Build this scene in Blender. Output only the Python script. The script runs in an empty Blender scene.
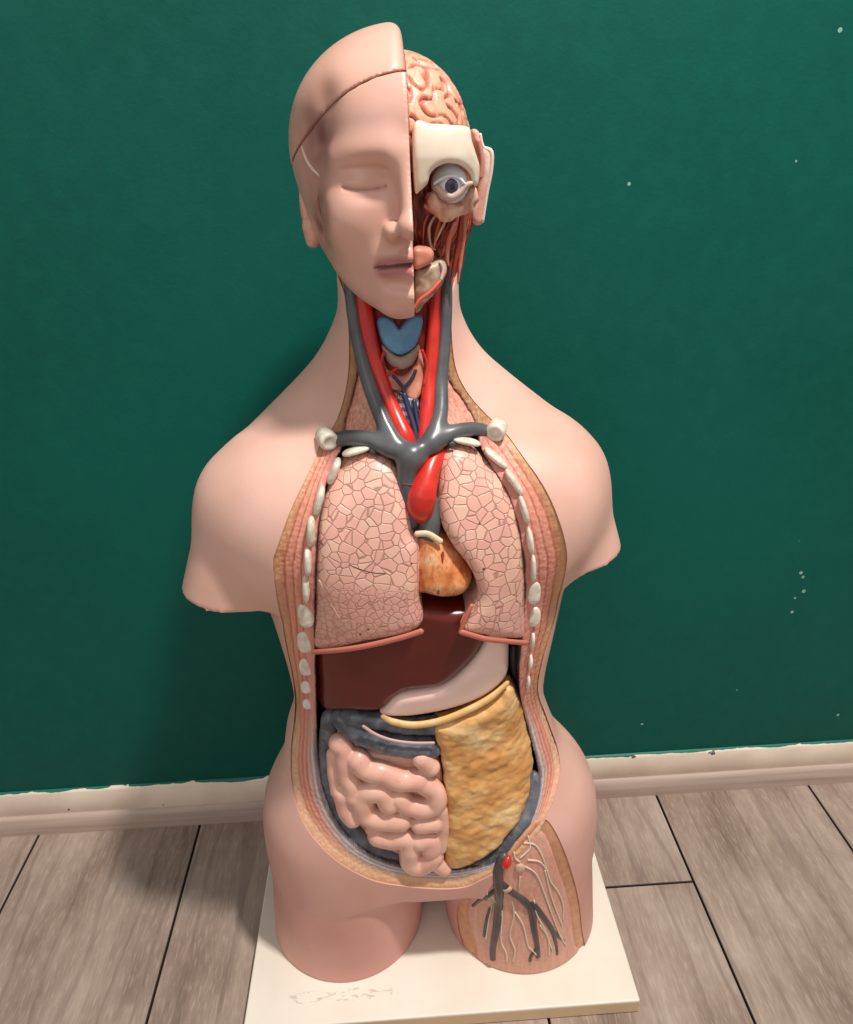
import bpy, math, random
import numpy as np
from mathutils import Vector, Matrix

random.seed(4); np.random.seed(4)
scene = bpy.context.scene
COL = scene.collection

# ------------------------------------------------------------------ camera
FOC, CAMH = 740.0, 0.80
def _n(v):
    v = np.array(v, float); return v/np.linalg.norm(v)
_Y = _n([-46, 353, -740]); _X = _n([19113, 939, -740]); _X = _n(_X-_Y*_X.dot(_Y)); _Z = np.cross(_X, _Y)
CR = np.stack([_X, _Y, _Z]); CC = np.array([0, 0, CAMH])
cam_d = bpy.data.cameras.new('camera'); cam = bpy.data.objects.new('camera', cam_d); COL.objects.link(cam)
cam_d.sensor_fit = 'HORIZONTAL'; cam_d.sensor_width = 36; cam_d.lens = 36*FOC/853; cam_d.clip_start = .01
m4 = Matrix([list(CR[i])+[CC[i]] for i in range(3)]+[[0, 0, 0, 1]]); cam.matrix_world = m4
scene.camera = cam

# ------------------------------------------------------------------ light, exposure
scene.view_settings.view_transform = 'Standard'; scene.view_settings.look = 'None'
scene.view_settings.gamma = 1; scene.view_settings.exposure = 0.0; scene.view_settings.use_curve_mapping = False
world = bpy.data.worlds.new('room_light'); scene.world = world; world.use_nodes = True
bg = world.node_tree.nodes['Background']; bg.inputs[0].default_value = (1.0, .96, .92, 1); bg.inputs[1].default_value = .46
def lamp(name, loc, target, size, power, col, sizey=None):
    d = bpy.data.lights.new(name, 'AREA'); d.energy = power; d.color = col; d.size = size
    d.shape = 'RECTANGLE'; d.size_y = sizey or size
    o = bpy.data.objects.new(name, d); COL.objects.link(o); o.location = loc
    o.rotation_euler = (Vector(target)-Vector(loc)).to_track_quat('-Z', 'Y').to_euler()
    return o
lamp('ceiling_lamp', (.56, .10, 2.3), (.02, .6, .5), .13, 45, (1, .94, .89))
lamp('room_fill_lamp', (-.9, -1.6, 2.2), (0, .6, .5), 1.6, 8, (1, .95, .92))

# ------------------------------------------------------------------ helpers
def lin(c):
    return tuple(((x/255)/12.92 if x/255 <= .04045 else ((x/255+.055)/1.055)**2.4) for x in c)
def lin4(c): return lin(c)+(1,)
def at(px, py, y):
    d = CR @ _n([px-426.5, -(py-512), -FOC]); p = CC+d*(y/d[1]); return p
BASE = np.array([.02, .585, 0.0])

def kids_tag(o, label=None, kind=None, cat=None, group=None):
    if label: o['label'] = label
    if kind: o['kind'] = kind
    if cat: o['category'] = cat
    if group: o['group'] = group
    return o

def mesh_obj(name, V, Fc, mat, parent=None, origin=None, smooth=True, attrs=None, label=None):
    V = np.asarray(V, float)
    if origin is None: origin = BASE if parent is not None else np.zeros(3)
    me = bpy.data.meshes.new(name); me.from_pydata((V-origin).tolist(), [], [list(map(int, f)) for f in Fc])
    if smooth: me.polygons.foreach_set('use_smooth', [True]*len(me.polygons))
    if attrs:
        for k, a in attrs.items():
            a = np.asarray(a, np.float32)
            if a.ndim == 1:
                at_ = me.attributes.new(k, 'FLOAT', 'POINT'); at_.data.foreach_set('value', a)
            else:
                at_ = me.attributes.new(k, 'FLOAT_COLOR', 'POINT')
                at_.data.foreach_set('color', np.concatenate([a, np.ones((len(a), 1), np.float32)], 1).ravel())
    me.update()
    o = bpy.data.objects.new(name, me); COL.objects.link(o)
    if mat: me.materials.append(mat)
    if parent is not None: o.parent = parent
    if label: o['label'] = label
    return o

# --- SDF tools
def smin(a, b, k):
    h = np.clip(.5+.5*(b-a)/k, 0, 1); return b*(1-h)+a*h-k*h*(1-h)
def smax(a, b, k): return -smin(-a, -b, k)
def ell(X, Y, Z, c, r):
    x, y, z = (X-c[0])/r[0], (Y-c[1])/r[1], (Z-c[2])/r[2]
    k0 = np.sqrt(x*x+y*y+z*z); k1 = np.sqrt((x/r[0])**2+(y/r[1])**2+(z/r[2])**2)
    return k0*(k0-1)/(k1+1e-6)
def cap(X, Y, Z, a, b, ra, rb):
    a = np.array(a, float); b = np.array(b, float); ab = b-a
    t = np.clip(((X-a[0])*ab[0]+(Y-a[1])*ab[1]+(Z-a[2])*ab[2])/max(ab.dot(ab), 1e-12), 0, 1)
    return np.sqrt((X-a[0]-t*ab[0])**2+(Y-a[1]-t*ab[1])**2+(Z-a[2]-t*ab[2])**2)-(ra+(rb-ra)*t)
def poly_sdf(x, z, P):
    P = np.asarray(P, float); d = np.full(x.shape, 1e9); s = np.ones(x.shape)
    n = len(P)
    for i in range(n):
        a = P[i]; b = P[i-1]; ex, ez = b-a
        wx, wz = x-a[0], z-a[1]
        t = np.clip((wx*ex+wz*ez)/(ex*ex+ez*ez+1e-15), 0, 1)
        d = np.minimum(d, (wx-ex*t)**2+(wz-ez*t)**2)
        c1 = z >= a[1]; c2 = z < b[1]; c3 = ex*wz > ez*wx
        flip = (c1 & c2 & c3) | (~c1 & ~c2 & ~c3)
        s = np.where(flip, -s, s)
    return s*np.sqrt(d)
def catmull(P, n=6, closed=False):
    P = np.asarray(P, float); N = len(P); out = []
    rng = N if closed else N-1
    for i in range(rng):
        if closed: p0, p1, p2, p3 = P[i-1], P[i], P[(i+1) % N], P[(i+2) % N]
        else: p0, p1, p2, p3 = P[max(i-1, 0)], P[i], P[i+1], P[min(i+2, N-1)]
        for k in range(n):
            t = k/n
            out.append(.5*((2*p1)+(-p0+p2)*t+(2*p0-5*p1+4*p2-p3)*t*t+(-p0+3*p1-3*p2+p3)*t**3))
    if not closed: out.append(P[-1])
    return np.array(out)
def nets(fn, lo, hi, h, relax=1):
    """surface nets: fn(X,Y,Z)->sdf on the box lo..hi with cell size h"""
    xs, ys, zs = [np.arange(lo[i], hi[i]+h, h) for i in range(3)]
    X, Y, Z = np.meshgrid(xs, ys, zs, indexing='ij', sparse=False)
    D = fn(X, Y, Z).astype(np.float64)
    D[0], D[-1] = 1e-3, 1e-3; D[:, 0], D[:, -1] = 1e-3, 1e-3; D[:, :, 0] = 1e-3; D[:, :, -1] = 1e-3
    S = D < 0
    n = np.array(D.shape)
    c = np.zeros(n-1, np.uint8)
    offs = [(i, j, k) for i in (0, 1) for j in (0, 1) for k in (0, 1)]
    def sh(A, o): return A[o[0]:o[0]+n[0]-1, o[1]:o[1]+n[1]-1, o[2]:o[2]+n[2]-1]
    for o in offs: c += sh(S, o)
    act = (c > 0) & (c < 8)
    idx = np.full(act.shape, -1, np.int64); I = np.argwhere(act); idx[act] = np.arange(len(I))
    acc = np.zeros((len(I), 3)); cnt = np.zeros(len(I))
    vals = {o: D[I[:, 0]+o[0], I[:, 1]+o[1], I[:, 2]+o[2]] for o in offs}
    for o in offs:
        for ax in range(3):
            if o[ax] == 0:
                q = list(o); q[ax] = 1; q = tuple(q)
                a, b = vals[o], vals[q]; m = (a < 0) != (b < 0)
                t = np.where(m, a/np.where(m, a-b, 1), 0)
                p = np.tile(np.array(o, float), (len(I), 1)); p[:, ax] += t
                acc[m] += p[m]; cnt[m] += 1
    V = (I+acc/cnt[:, None])*h+np.array([xs[0], ys[0], zs[0]])
    F = []
    for ax in range(3):
        a1, a2 = (ax+1) % 3, (ax+2) % 3
        sl0 = [slice(None)]*3; sl1 = [slice(None)]*3
        sl0[ax] = slice(0, -1); sl1[ax] = slice(1, None)
        A, B = S[tuple(sl0)], S[tuple(sl1)]
        E = np.argwhere(A != B)
        ok = (E[:, a1] > 0) & (E[:, a2] > 0) & (E[:, a1] < n[a1]-1) & (E[:, a2] < n[a2]-1); E = E[ok]
        def g(d1, d2):
            q = E.copy(); q[:, a1] -= d1; q[:, a2] -= d2; return idx[q[:, 0], q[:, 1], q[:, 2]]
        Q = np.stack([g(1, 1), g(0, 1), g(0, 0), g(1, 0)], 1)
        ins = A[E[:, 0], E[:, 1], E[:, 2]]
        Q[~ins] = Q[~ins][:, ::-1]
        F.append(Q)
    F = np.concatenate(F); F = F[(F >= 0).all(1)]
    for _ in range(relax):   # light laplacian pass
        s = np.zeros_like(V); k = np.zeros(len(V))
        for a, b in ((0, 1), (1, 2), (2, 3), (3, 0)):
            np.add.at(s, F[:, a], V[F[:, b]]); np.add.at(k, F[:, a], 1)
            np.add.at(s, F[:, b], V[F[:, a]]); np.add.at(k, F[:, b], 1)
        k[k == 0] = 1
        V = V*.5+.5*s/k[:, None]
    return V, F
def normals(V, F):
    a = V[F[:, 2]]-V[F[:, 0]]; b = V[F[:, 3]]-V[F[:, 1]]; fn = np.cross(a, b)
    N = np.zeros_like(V)
    for i in range(4): np.add.at(N, F[:, i], fn)
    return N/(np.linalg.norm(N, axis=1)[:, None]+1e-12)
def vnoise(P, seed=0):
    """smooth value noise, 3D"""
    P = np.asarray(P); i = np.floor(P).astype(np.int64); f = P-i; f = f*f*(3-2*f)
    def hsh(a, b, c):
        n = (a*73856093) ^ (b*19349663) ^ (c*83492791) ^ (seed*2654435)
        n = (n ^ (n >> 13))*1274126177 & 0x7fffffff
        return ((n ^ (n >> 16)) & 0xffff)/65535.
    r = 0
    for dx in (0, 1):
        for dy in (0, 1):
            for dz in (0, 1):
                w = (f[..., 0] if dx else 1-f[..., 0])*(f[..., 1] if dy else 1-f[..., 1])*(f[..., 2] if dz else 1-f[..., 2])
                r = r+w*hsh(i[..., 0]+dx, i[..., 1]+dy, i[..., 2]+dz)
    return r*2-1

# --- materials
def mat(name, col, rough=.5, spec=.4, var=None, vscale=30, bump=0, bscale=200, coat=0, attr=None, bdist=.001):
    m = bpy.data.materials.new(name); m.use_nodes = True; nt = m.node_tree; N = nt.nodes; L = nt.links
    b = N['Principled BSDF']; b.inputs['Roughness'].default_value = rough
    b.inputs['Specular IOR Level'].default_value = spec; b.inputs['Coat Weight'].default_value = coat
    b.inputs['Coat Roughness'].default_value = .25
    tc = N.new('ShaderNodeTexCoord'); csock = None
    if attr:
        a = N.new('ShaderNodeAttribute'); a.attribute_name = attr; csock = a.outputs['Color']
    if var is not None:
        n = N.new('ShaderNodeTexNoise'); n.inputs['Scale'].default_value = vscale; n.inputs['Detail'].default_value = 5
        L.new(tc.outputs['Object'], n.inputs['Vector'])
        r = N.new('ShaderNodeMapRange'); r.inputs[1].default_value = .38; r.inputs[2].default_value = .62; L.new(n.outputs[0], r.inputs[0])
        mx = N.new('ShaderNodeMix'); mx.data_type = 'RGBA'; L.new(r.outputs[0], mx.inputs[0])
        mx.inputs[7].default_value = lin4(var)
        if csock: 
            mx.blend_type = 'MULTIPLY'; L.new(csock, mx.inputs[6])
        else: mx.inputs[6].default_value = lin4(col)
        csock = mx.outputs[2]
    if csock: L.new(csock, b.inputs['Base Color'])
    else:
        # slight procedural unevenness in the paint
        n = N.new('ShaderNodeTexNoise'); n.inputs['Scale'].default_value = vscale
        L.new(tc.outputs['Object'], n.inputs['Vector'])
        mx = N.new('ShaderNodeMix'); mx.data_type = 'RGBA'; L.new(n.outputs[0], mx.inputs[0])
        mx.inputs[6].default_value = lin4(col); mx.inputs[7].default_value = lin4([c*.93 for c in col]); L.new(mx.outputs[2], b.inputs['Base Color'])
    if bump:
        n = N.new('ShaderNodeTexNoise'); n.inputs['Scale'].default_value = bscale; n.inputs['Detail'].default_value = 3
        L.new(tc.outputs['Object'], n.inputs['Vector'])
        bp = N.new('ShaderNodeBump'); bp.inputs['Strength'].default_value = bump; bp.inputs['Distance'].default_value = bdist
        L.new(n.outputs[0], bp.inputs['Height']); L.new(bp.outputs[0], b.inputs['Normal'])
    return m
class NB:
    """tiny node-building helper"""
    def __init__(s, name, rough=.5, spec=.4):
        s.m = bpy.data.materials.new(name); s.m.use_nodes = True; s.nt = s.m.node_tree; s.N = s.nt.nodes; s.L = s.nt.links
        s.b = s.N['Principled BSDF']; s.b.inputs['Roughness'].default_value = rough; s.b.inputs['Specular IOR Level'].default_value = spec
        s.tc = s.N.new('ShaderNodeTexCoord').outputs['Object']
    def sock(s, inp, v):
        if hasattr(v, 'is_linked') or isinstance(v, bpy.types.NodeSocket): s.L.new(v, inp)
        else: inp.default_value = v
    def math(s, op, a, b=0.0, c=None, clamp=False):
        n = s.N.new('ShaderNodeMath'); n.operation = op; n.use_clamp = clamp; s.sock(n.inputs[0], a); s.sock(n.inputs[1], b)
        if c is not None: s.sock(n.inputs[2], c)
        return n.outputs[0]
    def noise(s, scale, vec=None, detail=4, out=0, rough=.5):
        n = s.N.new('ShaderNodeTexNoise'); n.inputs['Scale'].default_value = scale; n.inputs['Detail'].default_value = detail
        n.inputs['Roughness'].default_value = rough
        s.L.new(vec or s.tc, n.inputs['Vector']); return n.outputs[out]
    def vor(s, scale, feature='F1', vec=None, out='Distance', rnd=1):
        n = s.N.new('ShaderNodeTexVoronoi'); n.feature = feature; n.inputs['Scale'].default_value = scale; n.inputs['Randomness'].default_value = rnd
        s.L.new(vec or s.tc, n.inputs['Vector']); return n.outputs[out]
    def scalev(s, v, sc):
        n = s.N.new('ShaderNodeVectorMath'); n.operation = 'MULTIPLY'; s.L.new(v, n.inputs[0]); n.inputs[1].default_value = sc; return n.outputs[0]
    def warp(s, amt, scale):
        c = s.noise(scale, out=1); n = s.N.new('ShaderNodeVectorMath'); n.operation = 'MULTIPLY_ADD'
        s.L.new(c, n.inputs[0]); n.inputs[1].default_value = (amt,)*3; s.L.new(s.tc, n.inputs[2]); return n.outputs[0]
    def rng(s, v, a, b, c=0., d=1.):
        n = s.N.new('ShaderNodeMapRange'); s.L.new(v, n.inputs[0])
        for i, q in enumerate((a, b, c, d)): n.inputs[i+1].default_value = q
        return n.outputs[0]
    def mix(s, f, a, b, mode='MIX'):
        n = s.N.new('ShaderNodeMix'); n.data_type = 'RGBA'; n.blend_type = mode; s.sock(n.inputs[0], f)
        for i, q in ((6, a), (7, b)): s.sock(n.inputs[i], lin4(q) if isinstance(q, (tuple, list)) else q)
        return n.outputs[2]
    def ramp(s, v, stops, interp='LINEAR'):
        n = s.N.new('ShaderNodeValToRGB'); s.L.new(v, n.inputs[0]); e = n.color_ramp.elements; n.color_ramp.interpolation = interp
        while len(e) < len(stops): e.new(1)
        for q, (p, c) in zip(e, stops): q.position = p; q.color = lin4(c)
        return n.outputs[0]
    def attr(s, name, out='Fac'):
        n = s.N.new('ShaderNodeAttribute'); n.attribute_name = name; return n.outputs[out]
    def xyz(s, v=None):
        n = s.N.new('ShaderNodeSeparateXYZ'); s.L.new(v or s.tc, n.inputs[0]); return n.outputs
    def bump(s, h, dist, strength=1.0):
        n = s.N.new('ShaderNodeBump'); n.inputs['Distance'].default_value = dist; n.inputs['Strength'].default_value = strength
        s.L.new(h, n.inputs['Height']); s.L.new(n.outputs[0], s.b.inputs['Normal'])
    def done(s, col, rough=None):
        s.sock(s.b.inputs['Base Color'], lin4(col) if isinstance(col, (tuple, list)) else col)
        if rough is not None: s.sock(s.b.inputs['Roughness'], rough)
        return s.m

def box(lo, hi):
    V = [(x, y, z) for x in (lo[0], hi[0]) for y in (lo[1], hi[1]) for z in (lo[2], hi[2])]
    F = [(0, 1, 3, 2), (4, 6, 7, 5), (0, 4, 5, 1), (2, 3, 7, 6), (0, 2, 6, 4), (1, 5, 7, 3)]
    return V, F
def bevel(o, w, seg=2):
    b = o.modifiers.new('bevel', 'BEVEL'); b.width = w; b.segments = seg; b.limit_method = 'ANGLE'; b.harden_normals = True

# ================================================================== SETTING
WALLY = .745
# wall
nb = NB('green_wall_paint', .5, .22)
cl = nb.noise(2.2, detail=5); cl2 = nb.noise(60, detail=3)
c = nb.mix(nb.rng(cl, .35, .65), (0, 78, 68), (0, 88, 77))
c = nb.mix(nb.math('MULTIPLY', nb.rng(cl2, .4, .7), .3), c, (6, 96, 82))
X3 = nb.xyz()
scuff = None
for px, py, r in [(801, 573, .0025), (803, 577, .002), (804, 591, .0026), (792, 612, .002), (795, 598, .0012), (799, 541, .0012), (737, 690, .0016), (629, 184, .0014), (796, 161, .0009), (838, 715, .0018), (642, 724, .0012), (840, 30, .0015)]:
    p = at(px, py, WALLY)
    dx = nb.math('SUBTRACT', X3[0], float(p[0])); dz = nb.math('SUBTRACT', X3[2], float(p[2]))
    d = nb.math('SQRT', nb.math('ADD', nb.math('MULTIPLY', dx, dx), nb.math('MULTIPLY', dz, dz)))
    s_ = nb.math('LESS_THAN', nb.math('ADD', d, nb.math('MULTIPLY', nb.math('SUBTRACT', cl2, .5), .004)), r)
    scuff = s_ if scuff is None else nb.math('MAXIMUM', scuff, s_)
c = nb.mix(nb.math('MULTIPLY', scuff, .6), c, (170, 205, 190))
nb.bump(nb.noise(220, detail=3), .0006, .35)
wall_m = nb.done(c, nb.rng(cl, .3, .7, .42, .55))
V, F = box((-2.2, WALLY, 0), (2.4, WALLY+.1, 2.6))
kids_tag(mesh_obj('wall_back', V, F, wall_m, smooth=False), 'dark teal green painted wall behind the anatomical model', 'structure')

# floor planks
seams = [-2.19, -1.98, -1.77, -1.56, -1.345, -1.132, -.919, -.711, -.499, -.286, -.079, .129, .336, .550, .763, .975, 1.19, 1.4, 1.61, 1.82, 2.03, 2.24]
crosses = {.129: [.598, -.65], -.286: [-.25], -.079: [-.45], .336: [-.1], .55: [-.5], -.499: [-.6], -.711: [.2]}
VV, FF, TT = [], [], []
k = 0
for a, b in zip(seams[:-1], seams[1:]):
    ys = [-1.6]+sorted(crosses.get(a, [random.uniform(-1, .6)]))+[WALLY+.02]
    for y0, y1 in zip(ys[:-1], ys[1:]):
        g = .0008; t = .0012
        ring0 = [(a+g, y0+g), (b-g, y0+g), (b-g, y1-g), (a+g, y1-g)]
        ring1 = [(a+g+t, y0+g+t), (b-g-t, y0+g+t), (b-g-t, y1-g-t), (a+g+t, y1-g-t)]
        n0 = len(VV)
        VV += [(x, y, -.012) for x, y in ring0]+[(x, y, -.0012) for x, y in ring0]+[(x, y, 0) for x, y in ring1]
        for r in (0, 4):
            for i in range(4): FF.append((n0+r+i, n0+r+(i+1) % 4, n0+r+4+(i+1) % 4, n0+r+4+i))
        FF.append((n0+8, n0+9, n0+10, n0+11))
        TT += [random.random()]*12; k += 1
n0 = len(VV); VV += [(-2.2, -1.6, -.011), (2.25, -1.6, -.011), (2.25, WALLY+.02, -.011), (-2.2, WALLY+.02, -.011)]; FF.append((n0, n0+1, n0+2, n0+3)); TT += [.0]*4
nb = NB('grey_oak_laminate', .5, .35)
tone = nb.attr('plank')
off = nb.N.new('ShaderNodeCombineXYZ'); nb.L.new(nb.math('MULTIPLY', tone, 7.3), off.inputs[0]); nb.L.new(nb.math('MULTIPLY', tone, 31.0), off.inputs[1])
vv = nb.N.new('ShaderNodeVectorMath'); nb.L.new(nb.tc, vv.inputs[0]); nb.L.new(off.outputs[0], vv.inputs[1])
v = vv.outputs[0]
n1 = nb.noise(1, nb.scalev(v, (12, 4.5, 1)), 6, rough=.6)
n2 = nb.noise(1, nb.scalev(v, (150, 9, 1)), 6, rough=.65)
n3 = nb.noise(1, nb.scalev(v, (420, 60, 1)), 3)
c = nb.ramp(n1, [(.3, (124, 104, 92)), (.45, (154, 133, 120)), (.58, (174, 154, 141)), (.72, (190, 172, 160))])
c = nb.mix(nb.rng(n2, .36, .6, .32, 0), c, (120, 100, 90))
c = nb.mix(nb.rng(n3, .5, .75, 0, .5), c, (196, 178, 162))
wv = nb.N.new('ShaderNodeTexWave'); wv.inputs['Scale'].default_value = 1; wv.inputs['Distortion'].default_value = 9; wv.inputs['Detail'].default_value = 3; wv.inputs['Detail Scale'].default_value = 1.2
nb.L.new(nb.scalev(v, (9, 1.3, 1)), wv.inputs['Vector'])
c = nb.mix(nb.rng(wv.outputs['Fac'], .0, .10, .28, 0), c, (96, 78, 68))
c = nb.mix(nb.math('MULTIPLY', nb.math('LESS_THAN', nb.xyz()[2], -.0004), .92), c, (52, 40, 36))
nb.bump(n2, .0006, .5)
fl_m = nb.done(c)
kids_tag(mesh_obj('floor', VV, FF, fl_m, smooth=False, attrs={'plank': TT}), 'grey brown wood look laminate plank floor', 'structure')

# skirting board (white, chipped) and the timber bead at its foot
def skirt(name, prof, m, label):
    xs = np.arange(-2.2, 2.4, .02); V = []; F = []
    n = len(prof)
    for x in xs:
        for (y, z) in prof: V.append((x, y, z))
    for i in range(len(xs)-1):
        for j in range(n-1): F.append((i*n+j, (i+1)*n+j, (i+1)*n+j+1, i*n+j+1))
    o = mesh_obj(name, V, F, m, smooth=True); kids_tag(o, label, 'structure'); return o
nb = NB('chipped_cream_paint', .5, .4)
zz = nb.xyz(); e = nb.noise(26, detail=6); chip = nb.noise(38, detail=4, rough=.6)
c = nb.mix(nb.rng(nb.noise(14), .4, .6), (244, 228, 210), (232, 214, 196))
edge = nb.math('ADD', zz[2], nb.math('MULTIPLY', nb.math('SUBTRACT', e, .5), .010))
c = nb.mix(nb.math('GREATER_THAN', edge, .0662), c, (20, 108, 92))
c = nb.mix(nb.math('GREATER_THAN', chip, .70), c, (84, 92, 92))
nb.bump(chip, .001, .4)
sk_m = nb.done(c)
skirt('baseboard_back', [(WALLY+.002, .0), (WALLY-.0045, .0), (WALLY-.0045, .0635), (WALLY-.003, .067), (WALLY+.002, .068)], sk_m, 'chipped cream painted baseboard along the green wall')
nb = NB('bead_moulding_wood', .5, .35)
n1 = nb.noise(1, nb.scalev(nb.tc, (5, 60, 160)), 4)
tr_m = nb.done(nb.mix(n1, (150, 128, 116), (206, 186, 172)))
q = [(WALLY-.004, .0285)]+[(WALLY-.004-.0085*math.sin(a), .012+.0165*math.cos(a)) for a in np.linspace(.15, math.pi/2, 7)]+[(WALLY-.0125, .0)]
skirt('trim_1', q, tr_m, 'pale greyish wooden bead moulding at the foot of the baseboard')

# ================================================================== THE MODEL
root = bpy.data.objects.new('anatomical_torso_model', None); COL.objects.link(root); root.location = tuple(BASE)
root['label'] = 'life-size anatomical human torso model with half a dissected head, standing on a white board'
root['category'] = 'anatomical model'

# ---- plinth board
nb = NB('white_board', .42, .4)
zz = nb.xyz()
p1 = at(300, 990, .5)-BASE
mk = nb.noise(1, nb.scalev(nb.tc, (90, 260, 1)), 4, rough=.6)
dx = nb.math('MULTIPLY', nb.math('SUBTRACT', zz[0], -.105), 1/.065); dy = nb.math('MULTIPLY', nb.math('SUBTRACT', zz[1], -.104), 1/.007)
rr = nb.math('ADD', nb.math('MULTIPLY', dx, dx), nb.math('MULTIPLY', dy, dy))
msk = nb.math('MULTIPLY', nb.math('LESS_THAN', rr, 1.0), nb.math('GREATER_THAN', mk, .57))
c = nb.mix(nb.rng(nb.noise(12), .35, .65), (240, 232, 218), (232, 222, 206))
c = nb.mix(nb.math('MULTIPLY', msk, .4), c, (150, 140, 130))
c = nb.mix(nb.math('LESS_THAN', zz[2], .0165), c, (214, 188, 150))
bo_m = nb.done(c)
V, F = box((-.180, .4535, .0), (.2225, .7275, .0195))
o = mesh_obj('base_board', V, F, bo_m, root, smooth=False, label='square cream white board under the torso'); bevel(o, .0018)

# ---- body field
MID = .018
ZK = np.array([.0, .06, .10, .16, .20, .24, .27, .295, .315, .335, .36, .39, .43, .47, .50, .54, .57, .60, .625, .65, .69])
XL = np.array([-.136, -.143, -.147, -.145, -.138, -.132, -.126, -.121, -.113, -.109, -.110, -.113, -.119, -.127, -.130, -.122, -.108, -.080, -.054, -.037, -.030])
XR = np.array([.176, .186, .192, .186, .172, .160, .151, .142, .136, .134, .136, .140, .146, .152, .154, .147, .135, .108, .078, .055, .048])
YF = np.array([.520, .510, .500, .495, .493, .494, .496, .498, .499, .499, .497, .493, .489, .487, .488, .495, .503, .516, .532, .545, .552])
YB = np.array([.655, .660, .668, .672, .668, .662, .658, .656, .655, .655, .657, .660, .666, .671, .673, .674, .672, .668, .662, .655, .650])
NE = np.array([2.3]*18+[2.1, 2.0, 2.0])
def sm(a):  # smoother interpolation tables
    zf = np.linspace(0, .69, 300); v = np.interp(zf, ZK, a); kx = np.exp(-np.linspace(-2, 2, 13)**2); kx /= kx.sum()
    vp = np.pad(v, 6, mode='edge'); return zf, np.convolve(vp, kx, 'valid')
TAB = [sm(t) for t in (XL, XR, YF, YB, NE)]
def trunk(X, Y, Z):
    xl, xr, yf, yb, ne = [np.interp(Z, *t) for t in TAB]
    cx = (xl+xr)/2; a = (xr-xl)/2; cy = yf*.42+yb*.58
    b = np.where(Y < cy, cy-yf, yb-cy)
    u = np.abs((X-cx)/a); v = np.abs((Y-cy)/b)
    r = (u**ne+v**ne)**(1/ne)
    return (r-1)*np.minimum(a, b)*.95
def body_solid(X, Y, Z):
    d = trunk(X, Y, Z)
    d = np.where(Z < .13, np.maximum(d, (.13-Z)*1.0), d)
    d = smax(d, .108-Z, .018)
    # thighs
    for s, cx0, cx1 in ((-1, -.0815, -.068), (1, .1195, .108)):
        t = cap(X, Y, Z, (cx1, .583, .17), (cx0, .575 if s < 0 else .565, -.02), .084, .0835)
        t2 = ell(X, Y, Z, (cx1, .590, .165), (.086, .086, .10))
        d = smin(d, smin(t, t2, .02), .018)
    # neck
    n = ell(X, Y, Z, (.009, .600, .70), (.0415, .046, .14))
    d = smin(d, n, .028)
    # trapezius slopes
    d = smin(d, cap(X, Y, Z, (-.020, .612, .640), (-.095, .588, .562), .037, .048), .035)
    d = smin(d, cap(X, Y, Z, (.034, .618, .640), (.118, .600, .563), .036, .043), .035)
    # shoulders and arm stumps
    for sh, el, r0, r1, zc in (((-.111, .582, .535), (-.152, .568, .42), .0555, .0530, .470), ((.127, .596, .538), (.160, .592, .44), .0545, .0510, .477)):
        s_ = ell(X, Y, Z, sh, (r0+.002, .057, r0))
        a_ = cap(X, Y, Z, sh, el, r0*.99, r1)
        q = smin(s_, a_, .02)
        q = np.maximum(q, zc-Z+(Y-.57)*.05)
        d = smin(d, q, .012)
    # pectoral / rib fullness left of the opening
    d = smin(d, ell(X, Y, Z, (-.085, .545, .53), (.05, .045, .06)), .03)
    d = smin(d, ell(X, Y, Z, (.112, .553, .53), (.05, .045, .06)), .03)
    return np.maximum(d, .0195-Z)
LO, HI, HH = (-.21, .475, .01), (.225, .69, .76), .0021
# front-height field
gx = np.arange(LO[0], HI[0], .003); gz = np.arange(.012, .76, .003); gy = np.arange(.475, .64, .0015)
GX, GY, GZ = np.meshgrid(gx, gy, gz, indexing='ij'); DD = body_solid(GX, GY, GZ)
ins = DD < 0; first = ins.argmax(1); anyi = ins.any(1)
fi = np.maximum(first, 1)
I0, K0 = np.indices(first.shape)
d1 = DD[I0, fi, K0]; d0 = DD[I0, fi-1, K0]
FH = gy[fi]-.0015*(np.where(anyi, -d1/(d0-d1+1e-9), 0)); FH = np.where(anyi, FH, .60)
kz = int(np.argmax(gz >= .027)); FH[:, :kz] = FH[:, kz:kz+1]
for _ in range(3):
    P_ = np.pad(FH, 1, mode='edge'); FH = (P_[1:-1, 1:-1]*2+P_[:-2, 1:-1]+P_[2:, 1:-1]+P_[1:-1, :-2]+P_[1:-1, 2:])/6
del GX, GY, GZ, DD, ins
def FY(x, z):
    x = np.asarray(x, float); z = np.asarray(z, float)
    i = np.clip((x-gx[0])/.003, 0, len(gx)-1.001); j = np.clip((z-gz[0])/.003, 0, len(gz)-1.001)
    i0 = i.astype(int); j0 = j.astype(int); a = i-i0; b = j-j0
    return (FH[i0, j0]*(1-a)*(1-b)+FH[i0+1, j0]*a*(1-b)+FH[i0, j0+1]*(1-a)*b+FH[i0+1, j0+1]*a*b)
def P(px, py, off=0.0):
    y = .51
    for _ in range(12):
        p = at(px, py, y); y = .5*y+.5*(float(FY(p[0], p[2]))+off)
    return at(px, py, y)
def XZ(pts, off=0.0, smooth=0, closed=True):
    q = np.array([P(a, b, off)[[0, 2]] for a, b in pts])
    return catmull(q, smooth, closed) if smooth else q

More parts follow.
